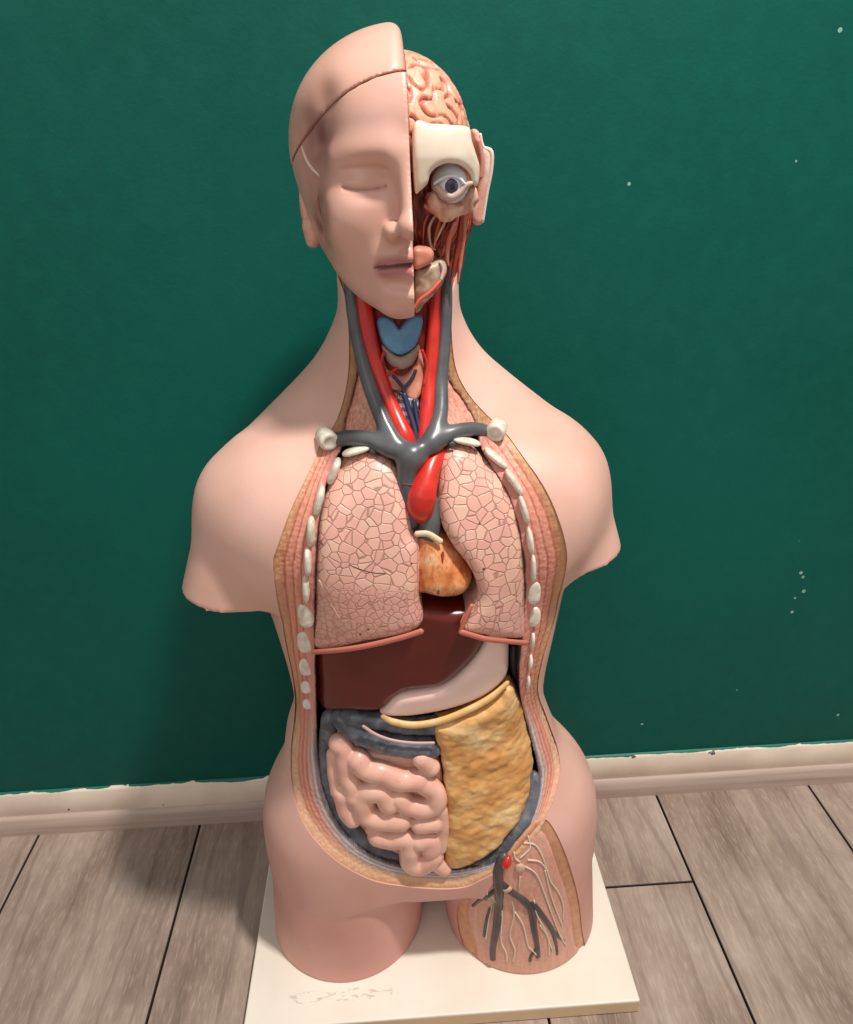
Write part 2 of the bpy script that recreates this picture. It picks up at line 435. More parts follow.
OUTER = XZ([(343, 262), (346, 300), (349, 340), (348, 375), (342, 405), (333, 427), (320, 444), (316, 457), (305, 480), (290, 512), (277, 548), (273, 565), (277, 600), (285, 640), (293, 680), (295, 712), (291, 750), (292, 785), (302, 820), (322, 848), (350, 870), (385, 884), (430, 889), (463, 888), (480, 881), (500, 870), (528, 845), (545, 820), (557, 790), (559, 755), (546, 715), (538, 690), (544, 655), (556, 615), (564, 580), (567, 552), (558, 517), (543, 485), (522, 455), (505, 432), (488, 416), (470, 396), (457, 372), (452, 340), (452, 290), (453, 262)], 0, 4)
INNER = XZ([(352, 262), (357, 300), (361, 340), (358, 375), (352, 400), (346, 420), (343, 445), (331, 470), (323, 500), (317, 540), (315, 600), (315, 650), (316, 700), (317, 740), (319, 770), (326, 800), (344, 832), (372, 856), (407, 868), (445, 872), (480, 868), (505, 855), (523, 835), (536, 805), (539, 775), (531, 740), (522, 705), (519, 680), (521, 640), (525, 590), (521, 540), (509, 497), (490, 465), (480, 446), (476, 425), (464, 402), (449, 380), (445, 350), (445, 300), (446, 262)], .004, 4)
WOUT = XZ([(474, 897), (462, 898), (457, 915), (463, 945), (481, 985), (583, 985), (582, 930), (577, 892), (566, 855), (552, 826), (540, 822), (515, 850), (497, 878)], 0, 4)
WIN = XZ([(480, 885), (469, 912), (477, 938), (491, 985), (572, 985), (571, 930), (566, 897), (555, 865), (545, 838), (530, 835), (505, 865)], .006, 4)

gX = np.arange(LO[0], HI[0]+.002, .002); gZ = np.arange(.0, .78, .002)
GXX, GZZ = np.meshgrid(gX, gZ, indexing='ij')
def field2(poly):
    A = poly_sdf(GXX, GZZ, poly)
    def f(x, z):
        i = np.clip((x-gX[0])/.002, 0, len(gX)-1.001); j = np.clip((z-gZ[0])/.002, 0, len(gZ)-1.001)
        i0 = i.astype(int); j0 = j.astype(int); a = i-i0; b = j-j0
        return (A[i0, j0]*(1-a)*(1-b)+A[i0+1, j0]*a*(1-b)+A[i0, j0+1]*(1-a)*b+A[i0+1, j0+1]*a*b)
    return f
dO, dI, dWO, dWI = field2(OUTER), field2(INNER), field2(WOUT), field2(WIN)
def snap(V, f, w, sel=None):
    """slide vertices within w of the outline f=0 exactly onto it, for a crisp cut edge"""
    for _ in range(2):
        x, z = V[:, 0], V[:, 2]; d = f(x, z); e = .0008
        gx_ = (f(x+e, z)-f(x-e, z))/(2*e); gz_ = (f(x, z+e)-f(x, z-e))/(2*e); g2 = gx_**2+gz_**2+1e-9
        m = np.abs(d) < w
        if sel is not None: m &= sel
        V[m, 0] -= (d*gx_/g2)[m]; V[m, 2] -= (d*gz_/g2)[m]
    return V

def body_fn(X, Y, Z):
    d = body_solid(X, Y, Z)
    x2, z2 = X[:, 0, :], Z[:, 0, :]
    o = dO(x2, z2)[:, None, :]; f = FY(x2, z2)[:, None, :]
    depth = np.where(Z > .60, .028, .075)   # the neck opening is shallower
    zt = np.clip((Z-.60)/.03, 0, 1); depth = .075*(1-zt)+.026*zt
    carve = np.maximum(o+.0035, Y-(f+depth))
    carve = np.maximum(carve, np.minimum(Y-(f+.016), d+.0045))
    d = np.maximum(d, -carve)
    w = dWO(x2, z2)[:, None, :]
    d = np.maximum(d, -np.maximum(w+.0035, Y-(f+.0085)))
    d = np.maximum(d, Z-(.712+np.clip((Y-.575)*2.5, 0, .04)))
    return d
V, F = nets(body_fn, LO, HI, HH)
N_ = normals(V, F)
# a crisp step where the plaster skin stops
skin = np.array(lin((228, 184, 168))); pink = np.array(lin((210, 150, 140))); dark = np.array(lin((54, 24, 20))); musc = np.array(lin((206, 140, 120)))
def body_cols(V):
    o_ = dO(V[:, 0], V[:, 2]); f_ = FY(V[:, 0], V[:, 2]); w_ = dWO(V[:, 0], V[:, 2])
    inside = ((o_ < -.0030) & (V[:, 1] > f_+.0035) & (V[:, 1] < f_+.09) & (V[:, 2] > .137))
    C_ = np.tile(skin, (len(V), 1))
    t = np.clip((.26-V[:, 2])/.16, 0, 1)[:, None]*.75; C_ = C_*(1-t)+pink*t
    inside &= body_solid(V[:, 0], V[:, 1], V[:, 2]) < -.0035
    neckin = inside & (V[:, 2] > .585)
    C_[inside] = dark; C_[neckin] = musc  # cavity walls get painted-in shade so gaps between organs look black
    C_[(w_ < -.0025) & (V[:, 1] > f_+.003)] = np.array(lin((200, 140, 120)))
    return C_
C_ = body_cols(V)
skin_m = mat('matte_skin_plastic', (226, 186, 168), .48, .38, var=(240, 234, 230), vscale=9, bump=.08, bscale=300, attr='Col')
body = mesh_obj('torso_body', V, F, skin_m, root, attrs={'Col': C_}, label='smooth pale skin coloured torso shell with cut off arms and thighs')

def ring_cutter(P, depth, width=.0065):
    n = len(P); nx = np.roll(P, -1, 0)-np.roll(P, 1, 0); N2 = np.stack([nx[:, 1], -nx[:, 0]], 1); N2 /= np.linalg.norm(N2, axis=1)[:, None]
    if poly_sdf((P[:, 0]+N2[:, 0]*.001), (P[:, 1]+N2[:, 1]*.001), P).mean() > 0: N2 = -N2
    Q = P+N2*width
    for _ in range(6): Q = (np.roll(Q, 1, 0)+2*Q+np.roll(Q, -1, 0))/4
    yb = FY(P[:, 0], P[:, 1])+depth
    for _ in range(4): yb = (np.roll(yb, 1)+2*yb+np.roll(yb, -1))/4
    V = [(a, .42, b) for a, b in P]+[(a, .42, b) for a, b in Q]+[(a, y, b) for (a, b), y in zip(P, yb)]+[(a, y, b) for (a, b), y in zip(Q, yb)]
    F = []
    for i in range(n):
        j = (i+1) % n; F += [(i, j, n+j, n+i), (2*n+i, 3*n+i, 3*n+j, 2*n+j), (i, 2*n+i, 2*n+j, j), (n+i, n+j, 3*n+j, 3*n+i)]
    return np.array(V), F
import bmesh
for P_, dp_ in ((OUTER, .010), (WOUT, .0085)):
    Vc, Fc = ring_cutter(P_, dp_)
    cut = mesh_obj('cutter', Vc, Fc, skin_m, root, smooth=False, attrs={'Col': np.tile(skin*.9, (len(Vc), 1))})
    bm_ = bmesh.new(); bm_.from_mesh(cut.data); bmesh.ops.recalc_face_normals(bm_, faces=bm_.faces); bm_.to_mesh(cut.data); bm_.free()
    md = body.modifiers.new('cut', 'BOOLEAN'); md.operation = 'DIFFERENCE'; md.solver = 'EXACT'; md.object = cut
    bpy.context.view_layer.update()
    me_ = bpy.data.meshes.new_from_object(body.evaluated_get(bpy.context.evaluated_depsgraph_get()))
    body.modifiers.clear(); body.data = me_; bpy.data.objects.remove(cut)
body.data.polygons.foreach_set('use_smooth', [True]*len(body.data.polygons))
n_ = len(body.data.vertices); co_ = np.empty(n_*3); body.data.vertices.foreach_get('co', co_); co_ = co_.reshape(-1, 3)+BASE
for a_ in [a for a in body.data.attributes if a.name == 'Col']: body.data.attributes.remove(a_)
at_ = body.data.attributes.new('Col', 'FLOAT_COLOR', 'POINT'); at_.data.foreach_set('color', np.concatenate([body_cols(co_), np.ones((n_, 1))], 1).astype(np.float32).ravel())
body.data.set_sharp_from_angle(angle=math.radians(42)); body.data.name = 'torso_body'

# ---- generic organ: a pillow that follows the front of the body
def pillow(name, pts, off, thick, r, m, h=.0018, parent=root, smooth=4, disp=None, attrs=None, extra=None, label=None, yfun=None, polyoff=None, relax=1):
    poly = XZ(pts, off if polyoff is None else polyoff, smooth) if not isinstance(pts, np.ndarray) else pts
    lo = poly.min(0)-.004; hi = poly.max(0)+.004
    yf = yfun or FY
    ys = yf(np.linspace(lo[0], hi[0], 12)[:, None]+np.zeros(12), np.linspace(lo[1], hi[1], 12)[None, :]+np.zeros((12, 1)))
    def fn(X, Y, Z):
        x2, z2 = X[:, 0, :], Z[:, 0, :]
        d2 = poly_sdf(x2, z2, poly)[:, None, :]; f = yf(x2, z2)[:, None, :]+off
        dy = np.maximum(f-Y, Y-f-thick)
        if extra is not None: dy = dy+extra(X, Y, Z)
        a, b = d2+r, dy+r
        return np.sqrt(np.maximum(a, 0)**2+np.maximum(b, 0)**2)-r+np.minimum(np.maximum(a, b), 0)
    V, F = nets(fn, (lo[0], ys.min()+off-.012, lo[1]), (hi[0], ys.max()+off+thick+.006, hi[1]), h, relax)
    if disp is not None: V = V+normals(V, F)*disp(V)[:, None]
    A = attrs(V) if attrs else None
    return mesh_obj(name, V, F, m, parent, attrs=A, label=label)

# ---- cut rim of the chest and belly wall
def rim_mat():
    nb = NB('cut_body_wall', .45, .4)
    t0 = nb.attr('t'); zz = nb.xyz()
    w = nb.math('MULTIPLY', nb.math('SUBTRACT', nb.noise(60, detail=3), .5), .10); t = nb.math('ADD', t0, w)
    chest = nb.ramp(t, [(.0, (192, 140, 104)), (.07, (214, 160, 118)), (.20, (206, 146, 112)), (.26, (176, 92, 72)), (.30, (218, 148, 122)), (.42, (214, 138, 116)), (.46, (170, 88, 72)), (.50, (222, 150, 130)), (.62, (210, 136, 118)), (.66, (176, 96, 84)), (.70, (216, 146, 132)), (.95, (206, 132, 120)), (.985, (100, 60, 58)), (1, (60, 44, 48))])
    belly = nb.ramp(t, [(.0, (222, 178, 148)), (.22, (228, 182, 150)), (.30, (204, 128, 104)), (.36, (226, 158, 136)), (.44, (196, 112, 94)), (.50, (228, 164, 144)), (.58, (196, 116, 100)), (.64, (224, 168, 152)), (.74, (176, 150, 146)), (.80, (214, 196, 190)), (.88, (140, 124, 128)), (.94, (110, 104, 112)), (1, (70, 66, 74))])
    low = nb.ramp(t, [(.0, (214, 168, 130)), (.40, (222, 176, 138)), (.50, (196, 166, 146)), (.58, (160, 150, 150)), (.66, (204, 196, 192)), (.74, (134, 128, 134)), (.82, (186, 180, 180)), (.9, (112, 108, 116)), (1, (66, 64, 72))])
    c = nb.mix(nb.rng(zz[2], .31, .35), belly, chest); c = nb.mix(nb.rng(zz[2], .19, .24), low, c)
    c = nb.mix(nb.rng(zz[2], .135, .145), (206, 160, 122), c) if False else c
    ne = nb.ramp(t0, [(0, (168, 120, 82)), (.7, (156, 106, 72)), (.9, (120, 74, 54)), (1, (110, 64, 50))])
    c = nb.mix(nb.rng(zz[2], .597, .61), c, ne)
    st = nb.vor(230, 'F1'); lob = nb.math('MULTIPLY', nb.math('LESS_THAN', t0, .22), nb.rng(st, .2, .7, 0, .3))
    c = nb.mix(lob, c, (168, 112, 76))
    fine = nb.noise(1, nb.scalev(nb.tc, (600, 200, 60)), 3)
    c = nb.mix(nb.rng(fine, .45, .7, 0, .22), c, (236, 196, 170))
    nb.bump(nb.math('ADD', st, nb.math('MULTIPLY', fine, .6)), .0012, .5)
    return nb.done(c)
def rim_fn(X, Y, Z):
    x2, z2 = X[:, 0, :], Z[:, 0, :]
    o = dO(x2, z2)[:, None, :]; i = dI(x2, z2)[:, None, :]; f = FY(x2, z2)[:, None, :]
    zt = np.clip((Z-.60)/.02, 0, 1); dep = .055*(1-zt)+.016*zt
    t = np.clip(-o/(-o+np.maximum(i, 0)+1e-4), 0, 1)
    top = f+.0012+.0030*np.clip((-o-.001)/.006, 0, 1); o = o-.0030-.0025*np.sin(t*math.pi)*(Z < .6)
    return np.maximum(np.maximum(np.maximum(o, -i), np.maximum(top-Y, Y-f-dep)), body_solid(X, Y, Z)+.002*(Y > f+.006)+0*top)
V, F = nets(rim_fn, (-.135, .48, .11), (.165, .66, .745), .0015, 2)
V = snap(V, dI, .0013)
o_ = -dO(V[:, 0], V[:, 2]); i_ = np.maximum(dI(V[:, 0], V[:, 2]), 0)
o_ = np.maximum(o_, 0); t = np.clip(o_/(o_+i_+1e-5), 0, 1); t = np.where(V[:, 1] > FY(V[:, 0], V[:, 2])+.010, 1, t)
rim = mesh_obj('body_wall_rim', V, F, rim_mat(), root, attrs={'t': t}, label='cut edge of the body wall in layered tan and pink')

def blob(name, c, r, m, parent, dirv=(0, 0, 1), seg=16, p=2.0, label=None, face=None):
    """smooth rounded lozenge, long axis along dirv"""
    u = np.linspace(0, math.pi, seg//2+2); v = np.linspace(0, 2*math.pi, seg, endpoint=False); V = []; F = []
    def sp(x): return np.sign(x)*abs(x)**(2/p)
    for a in u:
        for b in v: V.append((sp(math.sin(a))*sp(math.cos(b))*r[0], sp(math.sin(a))*sp(math.sin(b))*r[1], sp(math.cos(a))*r[2]))
    n = len(v)
    for i in range(len(u)-1):
        for j in range(n): F.append((i*n+j, (i+1)*n+j, (i+1)*n+(j+1) % n, i*n+(j+1) % n))
    q = Vector(dirv).normalized().to_track_quat('Z', 'Y').to_matrix()
    V = np.array(V) @ np.array(q).T + np.array(c)
    return mesh_obj(name, V, F, m, parent, label=label)
bone_m = mat('white_bone_plastic', (232, 226, 212), .42, .45, var=(206, 194, 174), vscale=160, bump=.15, bscale=500)
ribs = [(357, 450, 12, 6, 75), (334, 471, 8, 11, 25), (319, 500, 8, 12, 18), (311, 531, 7.5, 12, 6), (308, 561, 7, 12, 3), (306, 588, 6.5, 12, 2), (306, 615, 6, 12, 0), (305, 642, 6, 11, 0), (306, 667, 5.5, 9, 0), (307, 687, 5, 7, 0), (308, 704, 4.5, 6, 0),
        (466, 441, 12, 5.5, -80), (496, 458, 7, 12, -48), (514, 482, 7, 12, -32), (524, 510, 6.5, 12, -15), (530, 541, 6, 12, -8), (533, 568, 5.5, 12, -2), (534, 593, 5, 11, 0), (534, 617, 5, 10, 0), (532, 640, 5, 9, 4), (530, 662, 5, 8, 4), (528, 682, 4.5, 7, 4)]
for k, (px, py, a, b, ang) in enumerate(ribs):
    c = P(px, py, .0034); s = .00099
    if ang in (75, -80): b2, a2 = a, b; dv = (math.cos(math.radians(20))*(1 if ang > 0 else 1), 0, .25*(1 if ang > 0 else -1))
    else: b2, a2 = b, a; dv = (math.sin(math.radians(ang)), 0, math.cos(math.radians(ang)))
    blob('rib_end', c, (a2*s*1.12, a2*s*.42, b2*s), bone_m, rim, dv, p=2.6)

# clavicle stumps
for (px, py) in ((328, 440), (496, 431)):
    c = P(px, py, -.004); s = -1 if px < 400 else 1
    V = []; F = []; n = 24; ax = Vector((.35*s, .9, .15)).normalized(); q = np.array(ax.to_track_quat('Z', 'Y').to_matrix())
    prof = [(0, -.0042), (.0038, -.0040), (.0046, -.0048), (.0068, -.0046), (.0078, -.003), (.0078, .002), (.0072, .010), (.0, .011)]
    for r_, z_ in prof:
        for j in range(n): V.append((r_*math.cos(2*math.pi*j/n), r_*math.sin(2*math.pi*j/n)*.95, z_))
    for i in range(len(prof)-1):
        for j in range(n): F.append((i*n+j, i*n+(j+1) % n, (i+1)*n+(j+1) % n, (i+1)*n+j))
    V = np.array(V) @ q.T+c
    mesh_obj('clavicle_stump', V, F, bone_m, root, label='white cut end of the %s collar bone' % ('viewer left' if px < 400 else 'viewer right'))

# ---- lungs
def lung_mat(name, cut=True):
    nb = NB(name, .38, .5); nb.b.inputs['Coat Weight'].default_value = .25; nb.b.inputs['Coat Roughness'].default_value = .3
    zz = nb.xyz()
    w = nb.warp(.004, 60)
    e1 = nb.vor(112, 'DISTANCE_TO_EDGE', w); e2 = nb.vor(165, 'DISTANCE_TO_EDGE', w)
    l1 = nb.rng(e1, .01, .065, 1, 0); l2 = nb.rng(e2, .01, .10, 1, 0)
    lowz = nb.rng(nb.math('ADD', zz[2], nb.math('MULTIPLY', zz[0], .05)), .492, .504)
    if not cut: lowz = nb.rng(zz[2], .40, .47)
    line = nb.mix(lowz, (0, 0, 0), (255, 255, 255)) if False else None
    mixl = nb.math('ADD', nb.math('MULTIPLY', l1, lowz), nb.math('MULTIPLY', l2, nb.math('MULTIPLY', nb.math('SUBTRACT', 1.0, lowz), .75)))
    cellc = nb.vor(112, 'F1', w, 'Color'); cb = nb.N.new('ShaderNodeSeparateColor'); nb.L.new(cellc, cb.inputs[0])
    c = nb.mix(nb.rng(cb.outputs[0], .0, 1., 0, 1), (228, 172, 156), (234, 184, 164))
    c = nb.mix(nb.rng(cb.outputs[1], .6, 1., 0, .4), c, (240, 208, 180))
    c = nb.mix(nb.rng(lowz, 0, 1, .45, 0), c, (214, 152, 138))
    c = nb.mix(nb.rng(nb.noise(22), .45, .7, 0, .35), c, (218, 150, 134))
    c = nb.mix(nb.math('MULTIPLY', mixl, .58), c, (136, 84, 70))
    sp = nb.vor(42, 'F1', out='Distance'); c = nb.mix(nb.math('LESS_THAN', sp, .045), c, (110, 60, 55))
    nb.bump(nb.math('SUBTRACT', 1.0, mixl), .0007, .6)
    return nb.done(c)
lung_r_m = lung_mat('lung_lacquer'); lung_l_m = lung_mat('lung_lacquer_smaller_cells', False)
LUNGR = [(368, 455), (352, 459), (336, 471), (326, 492), (318, 525), (315, 560), (313, 610), (312, 652), (366, 645), (421, 632), (420, 600), (421, 560), (419, 543), (413, 537), (411, 515), (406, 495), (397, 472), (384, 460)]
LUNGL = [(457, 448), (445, 455), (440, 475), (438, 505), (442, 528), (453, 549), (466, 565), (476, 583), (478, 600), (470, 615), (461, 633), (492, 639), (527, 641), (528, 610), (527, 575), (523, 540), (515, 506), (502, 480), (484, 460), (470, 450)]
def bulge(cx, cz, rx, rz, amt):
    return lambda X, Y, Z: amt*np.clip(1-((X-cx)/rx)**2-((Z-cz)/rz)**2, 0, 1)
cR = P(366, 560)
cL = P(488, 560)
def lungx(c, amt):
    b = bulge(c[0], c[2], .05, .12, amt)
    return lambda X, Y, Z: -b(X, Y, Z)*(Y < .56)
lr = pillow('lung', LUNGR, .0025, .045, .013, lung_r_m, .0017, extra=lungx(cR, .004), label='larger pink lung with dark cell lines, at the viewer left')
ll = pillow('lung', LUNGL, .0025, .045, .012, lung_l_m, .0017, extra=lungx(cL, .004), label='pink lung with a heart shaped notch, at the viewer right')
# tubes -------------------------------------------------------------
def tube(name, pts, rad, m, parent=root, off=0.0, n=10, sub=6, world=False, label=None, flat=1.0, rmod=None):
    q = np.array(pts, float) if world else np.array([P(a[0], a[1], a[2] if len(a) > 2 else off) for a in pts])
    C = catmull(q, sub); rr = np.interp(np.linspace(0, 1, len(C)), np.linspace(0, 1, len(rad)), rad) if hasattr(rad, '__len__') else np.full(len(C), rad)
    if rmod is not None: rr = rr*rmod(np.linspace(0, 1, len(C)))
    T = np.gradient(C, axis=0); T /= np.linalg.norm(T, axis=1)[:, None]+1e-12
    V = []; F = []
    up = np.array([0, 1., 0])
    for i in range(len(C)):
        a = np.cross(T[i], up); a /= np.linalg.norm(a)+1e-9; b = np.cross(T[i], a)
        for j in range(n):
            an = 2*math.pi*j/n; V.append(C[i]+rr[i]*(math.cos(an)*a+flat*math.sin(an)*b))
    for i in range(len(C)-1):
        for j in range(n): F.append((i*n+j, i*n+(j+1) % n, (i+1)*n+(j+1) % n, (i+1)*n+j))
    for e, s in ((0, -1), (len(C)-1, 1)):
        k = len(V); V.append(C[e]+T[e]*rr[e]*.7*s)
        for j in range(n): F.append((e*n+j, e*n+(j+1) % n, k) if s > 0 else (e*n+(j+1) % n, e*n+j, k))
    V = np.array(V); V[:, 2] = np.maximum(V[:, 2], .0205)
    return mesh_obj(name, V, F, m, parent, label=label)
crack_m = mat('dark_paint_line', (112, 66, 56), .5, .3); pale_m = mat('pale_pleura_edge', (226, 178, 158), .5, .3)
red_edge = mat('coral_pleura_edge', (204, 118, 100), .42, .4)
tube('pleura_edge', [(313, 652), (340, 650), (366, 646), (400, 638), (422, 631)], .0026, red_edge, lr, .0002, flat=.6, label='coral edge under the larger lung')
tube('pleura_edge', [(461, 632), (478, 637), (492, 640), (527, 643)], .0025, red_edge, ll, .0002, flat=.6, label='coral edge under the notched lung')
tube('pleura_edge', [(460, 633), (466, 617), (472, 605)], .0018, red_edge, ll, .004, flat=.8)
tube('fissure', [(319, 540, .004), (335, 556, .0010), (360, 569, -.0010), (385, 573, -.0006), (412, 563, .002)], .0007, crack_m, lr, .0010, n=6)
tube('fissure', [(319, 580, .0034), (330, 602, .0010), (342, 622, .0008), (353, 640, .0020)], .0006, pale_m, lr, .0010, n=6)
screw_m = mat('dark_metal_screw', (80, 70, 66), .3, .6)
for px, py in ((373, 452), (452, 445)):
    blob('screw', P(px, py, .002), (.0028, .0014, .0028), screw_m, lr if px < 400 else ll, p=2)

# ---- dark sheet behind everything, gap shade put into its colour; liver, stomach
gap_shade_m = mat('near_black_gap_shade', (34, 20, 20), .5, .3)
pillow('cavity_shade_sheet', [(330, 600), (328, 700), (330, 790), (350, 830), (420, 860), (500, 845), (526, 790), (512, 700), (518, 560), (500, 480), (440, 462), (370, 470)], .040, .012, .006, gap_shade_m, .003, label='near black sheet at the back of the open cavity, painted shade of the gaps')
liver_m = mat('glossy_maroon_liver', (90, 27, 18), .27, .4, var=(104, 34, 23), vscale=14, coat=.2)
LIVER = [(318, 640), (316, 680), (320, 710), (352, 714), (381, 714), (394, 702), (408, 694), (426, 692), (444, 688), (464, 672), (479, 655), (487, 637), (490, 622), (478, 613), (450, 614), (425, 611), (370, 615)]
liver = pillow('liver', LIVER, .0105, .035, .010, liver_m, .0018, label='glossy dark maroon liver below the lungs')
tube('liver_seam', [(407, 640), (408, 665), (407, 690)], .0006, mat('liver_seam_line', (128, 62, 46), .4, .4), liver, .0113, n=6)
stom_m = mat('pale_pink_stomach', (246, 206, 194), .34, .5, var=(248, 216, 204), vscale=18, coat=.3)
STOM = [(380, 718), (386, 708), (398, 698), (420, 694), (444, 689), (464, 674), (480, 655), (492, 634), (508, 640), (510, 662), (507, 680), (490, 696), (465, 708), (435, 716), (405, 720)]
stom = pillow('stomach', STOM, .0105, .03, .009, stom_m, .0017, label='pale pink stomach under the liver')
yel = mat('yellow_fat_paint', (226, 178, 112), .42, .4, var=(236, 196, 138), vscale=60, bump=.3, bscale=180)
tube('fat_band', [(382, 716), (394, 722), (415, 725), (440, 721), (466, 711), (490, 698), (508, 682)], [.002, .0034, .0036, .0036, .0036, .0034, .002], yel, stom, .0080, flat=.7, label='yellow fat band along the lower stomach edge')
spl = mat('slate_spleen', (84, 82, 92), .35, .5)
pillow('spleen', [(511, 652), (519, 648), (523, 665), (521, 682), (513, 680)], .024, .02, .005, spl, .0015, label='small slate grey spleen beside the stomach')

# ---- colon, small bowel, omentum
def haustra(path, rad, off0, name, m, label, period=.013, h=.0016):
    q = np.array([P(a[0], a[1], a[2] if len(a) > 2 else off0) for a in path]); C = catmull(q, 10)
    L = np.concatenate([[0], np.cumsum(np.linalg.norm(np.diff(C, axis=0), axis=1))])
    n = int(L[-1]/.0022); C = np.stack([np.interp(np.linspace(0, L[-1], n), L, C[:, i]) for i in range(3)], 1); S = np.linspace(0, L[-1], n)
    R = np.interp(S/L[-1], np.linspace(0, 1, len(rad)), rad)*(1-.22*np.exp(-(np.minimum(S % period, period-S % period)/.0018)**2))
    def fn(X, Y, Z):
        d = np.full(X.shape, 1.)
        for i in range(n):
            w = R[i]+.004
            sel = (slice(None),)*3
            x0, x1 = np.searchsorted(X[:, 0, 0], (C[i, 0]-w, C[i, 0]+w)); y0, y1 = np.searchsorted(Y[0, :, 0], (C[i, 1]-w, C[i, 1]+w)); z0, z1 = np.searchsorted(Z[0, 0, :], (C[i, 2]-w, C[i, 2]+w))
            s = (slice(x0, x1), slice(y0, y1), slice(z0, z1))
            d[s] = np.minimum(d[s], np.sqrt((X[s]-C[i, 0])**2+(Y[s]-C[i, 1])**2+(Z[s]-C[i, 2])**2)-R[i])
        return d
    lo = C.min(0)-.016; hi = C.max(0)+.016
    V, F = nets(fn, lo, hi, h, 2)
    return mesh_obj(name, V, F, m, root, label=label)
nb = NB('slate_bowel_paint', .36, .5)
c = nb.mix(nb.rng(nb.noise(55), .4, .65), (72, 76, 86), (110, 114, 122)); c = nb.mix(nb.rng(nb.vor(150), .5, .9, 0, .4), c, (140, 142, 146))
nb.bump(nb.noise(180), .0008, .5); colon_m = nb.done(c)
col1 = haustra([(331, 716), (328, 745), (326, 770), (332, 795), (345, 818), (362, 838), (385, 852), (410, 860)], [.0095, .0095, .009, .0095, .0105, .011, .009, .007], .017, 'ascending_colon', colon_m, 'slate grey bulging colon curving down the viewer left side')
col2 = haustra([(338, 716), (352, 728), (372, 737), (398, 744), (432, 747)], [.0085, .0105, .0115, .0115, .0115], .015, 'transverse_colon', colon_m, 'slate grey colon running across above the small bowel')
haustra([(345, 716), (362, 719), (385, 721), (405, 725), (434, 725)], [.0085, .0085, .0085, .0085, .009], .017, 'colon_flexure', colon_m, 'upper fold of the grey colon under the stomach')
haustra([(534, 775), (531, 800), (522, 825), (508, 845), (490, 860), (470, 867)], [.007, .0075, .0085, .009, .008, .006], .012, 'descending_colon', colon_m, 'slate grey colon behind the yellow omentum')
taen = mat('pink_white_taenia', (216, 178, 172), .4, .4)
tube('colon_band', [(363, 726), (375, 734), (391, 740), (412, 743), (434, 743)], .0016, taen, col2, .0035, flat=.6, label='thin pinkish white band on the grey colon')

nb = NB('pink_bowel_paint', .36, .5); nb.b.inputs['Coat Weight'].default_value = .2
c = nb.mix(nb.rng(nb.noise(34), .4, .65), (222, 168, 150), (232, 186, 164)); c = nb.mix(nb.rng(nb.noise(140), .62, .72, 0, .4), c, (196, 130, 112))
bowel_m = nb.done(c)
def cr(pts): return [(260+x/2.666, 660+y/2.666) for x, y in pts]
loops = [([(212, 222), (224, 235), (228, 260), (232, 300), (245, 330), (250, 360)], 24), ([(196, 250), (198, 300), (206, 350)], 16), ([(222, 355), (232, 395), (248, 420)], 24),
    ([(262, 265), (285, 290), (330, 300), (375, 318), (420, 318)], 27), ([(440, 330), (465, 350), (468, 380), (440, 392), (395, 385), (372, 366)], 25),
    ([(345, 378), (325, 350), (290, 350), (276, 378), (288, 410), (330, 424), (375, 425)], 27), ([(316, 466), (350, 476), (385, 472), (398, 500), (402, 535), (430, 545), (462, 520)], 26),
    ([(428, 434), (465, 432)], 24), ([(424, 478), (452, 476), (455, 500)], 25), ([(484, 400), (488, 450), (482, 500)], 15), ([(470, 540), (490, 555)], 20), ([(432, 262), (455, 285)], 22), ([(300, 448), (312, 452)], 18)]
segs = []
for pts, r in loops:
    q = catmull(np.array([P(a, b, .009) for a, b in cr(pts)]), 8); segs.append((q, r/2.666*.00110))
def bowel_fn(X, Y, Z):
    D = np.full(X.shape, 1.)
    for q, r in segs:
        d = np.full(X.shape, 1.); L = np.concatenate([[0], np.cumsum(np.linalg.norm(np.diff(q, axis=0), axis=1))])
        for i in range(len(q)-1): 
            rr = r*(1+.03*math.cos(L[i]*2*math.pi/.021)); r2 = r*(1+.03*math.cos(L[i+1]*2*math.pi/.021))
            d = np.minimum(d, cap(X, Y, Z, q[i], q[i+1], rr, r2))
        D = smin(D, d, .0003)
    return D
allq = np.concatenate([q for q, _ in segs])
V, F = nets(bowel_fn, allq.min(0)-.013, allq.max(0)+.013, .0014, 1)
mesh_obj('small_intestine', V, F, bowel_m, root, label='coiled pink small intestine')
pillow('mesentery_backing', cr([(200, 180), (188, 260), (205, 380), (250, 440), (320, 500), (390, 550), (470, 560), (500, 500), (485, 300), (440, 250), (300, 250)]), .014, .02, .006, bowel_m, .0022, label='pink bed under the coils of small intestine')
# omentum
def omd(V):
    p = V*np.array([1, 1, 1.35]); w = np.stack([vnoise(p*60, 1), vnoise(p*60, 2), vnoise(p*60, 3)], 1)*.35
    big = vnoise(p*np.array([45, 45, 55])+w, 5); mid = vnoise(p*120+w, 6); fine = vnoise(p*300, 7)
    return .0016*big+.0011*mid+.0004*fine
nb = NB('yellow_omentum_fat', .42, .45)
n1 = nb.noise(34, detail=5); n2 = nb.noise(150, detail=4)
c = nb.ramp(n1, [(.3, (198, 140, 78)), (.45, (214, 160, 96)), (.58, (226, 180, 118)), (.72, (236, 204, 152))])
c = nb.mix(nb.rng(n2, .45, .7, 0, .3), c, (196, 136, 76)); nb.bump(n2, .0012, .6); om_m = nb.done(c)
OMEN = [(433, 732), (455, 726), (480, 714), (500, 701), (511, 691), (521, 702), (530, 728), (534, 755), (533, 785), (527, 812), (512, 838), (492, 858), (470, 870), (448, 872), (445, 850), (446, 820), (444, 785), (439, 755)]
pillow('greater_omentum', OMEN, .0035, .03, .010, om_m, .0015, disp=omd, label='lumpy yellow fatty omentum over the viewer right half of the belly')

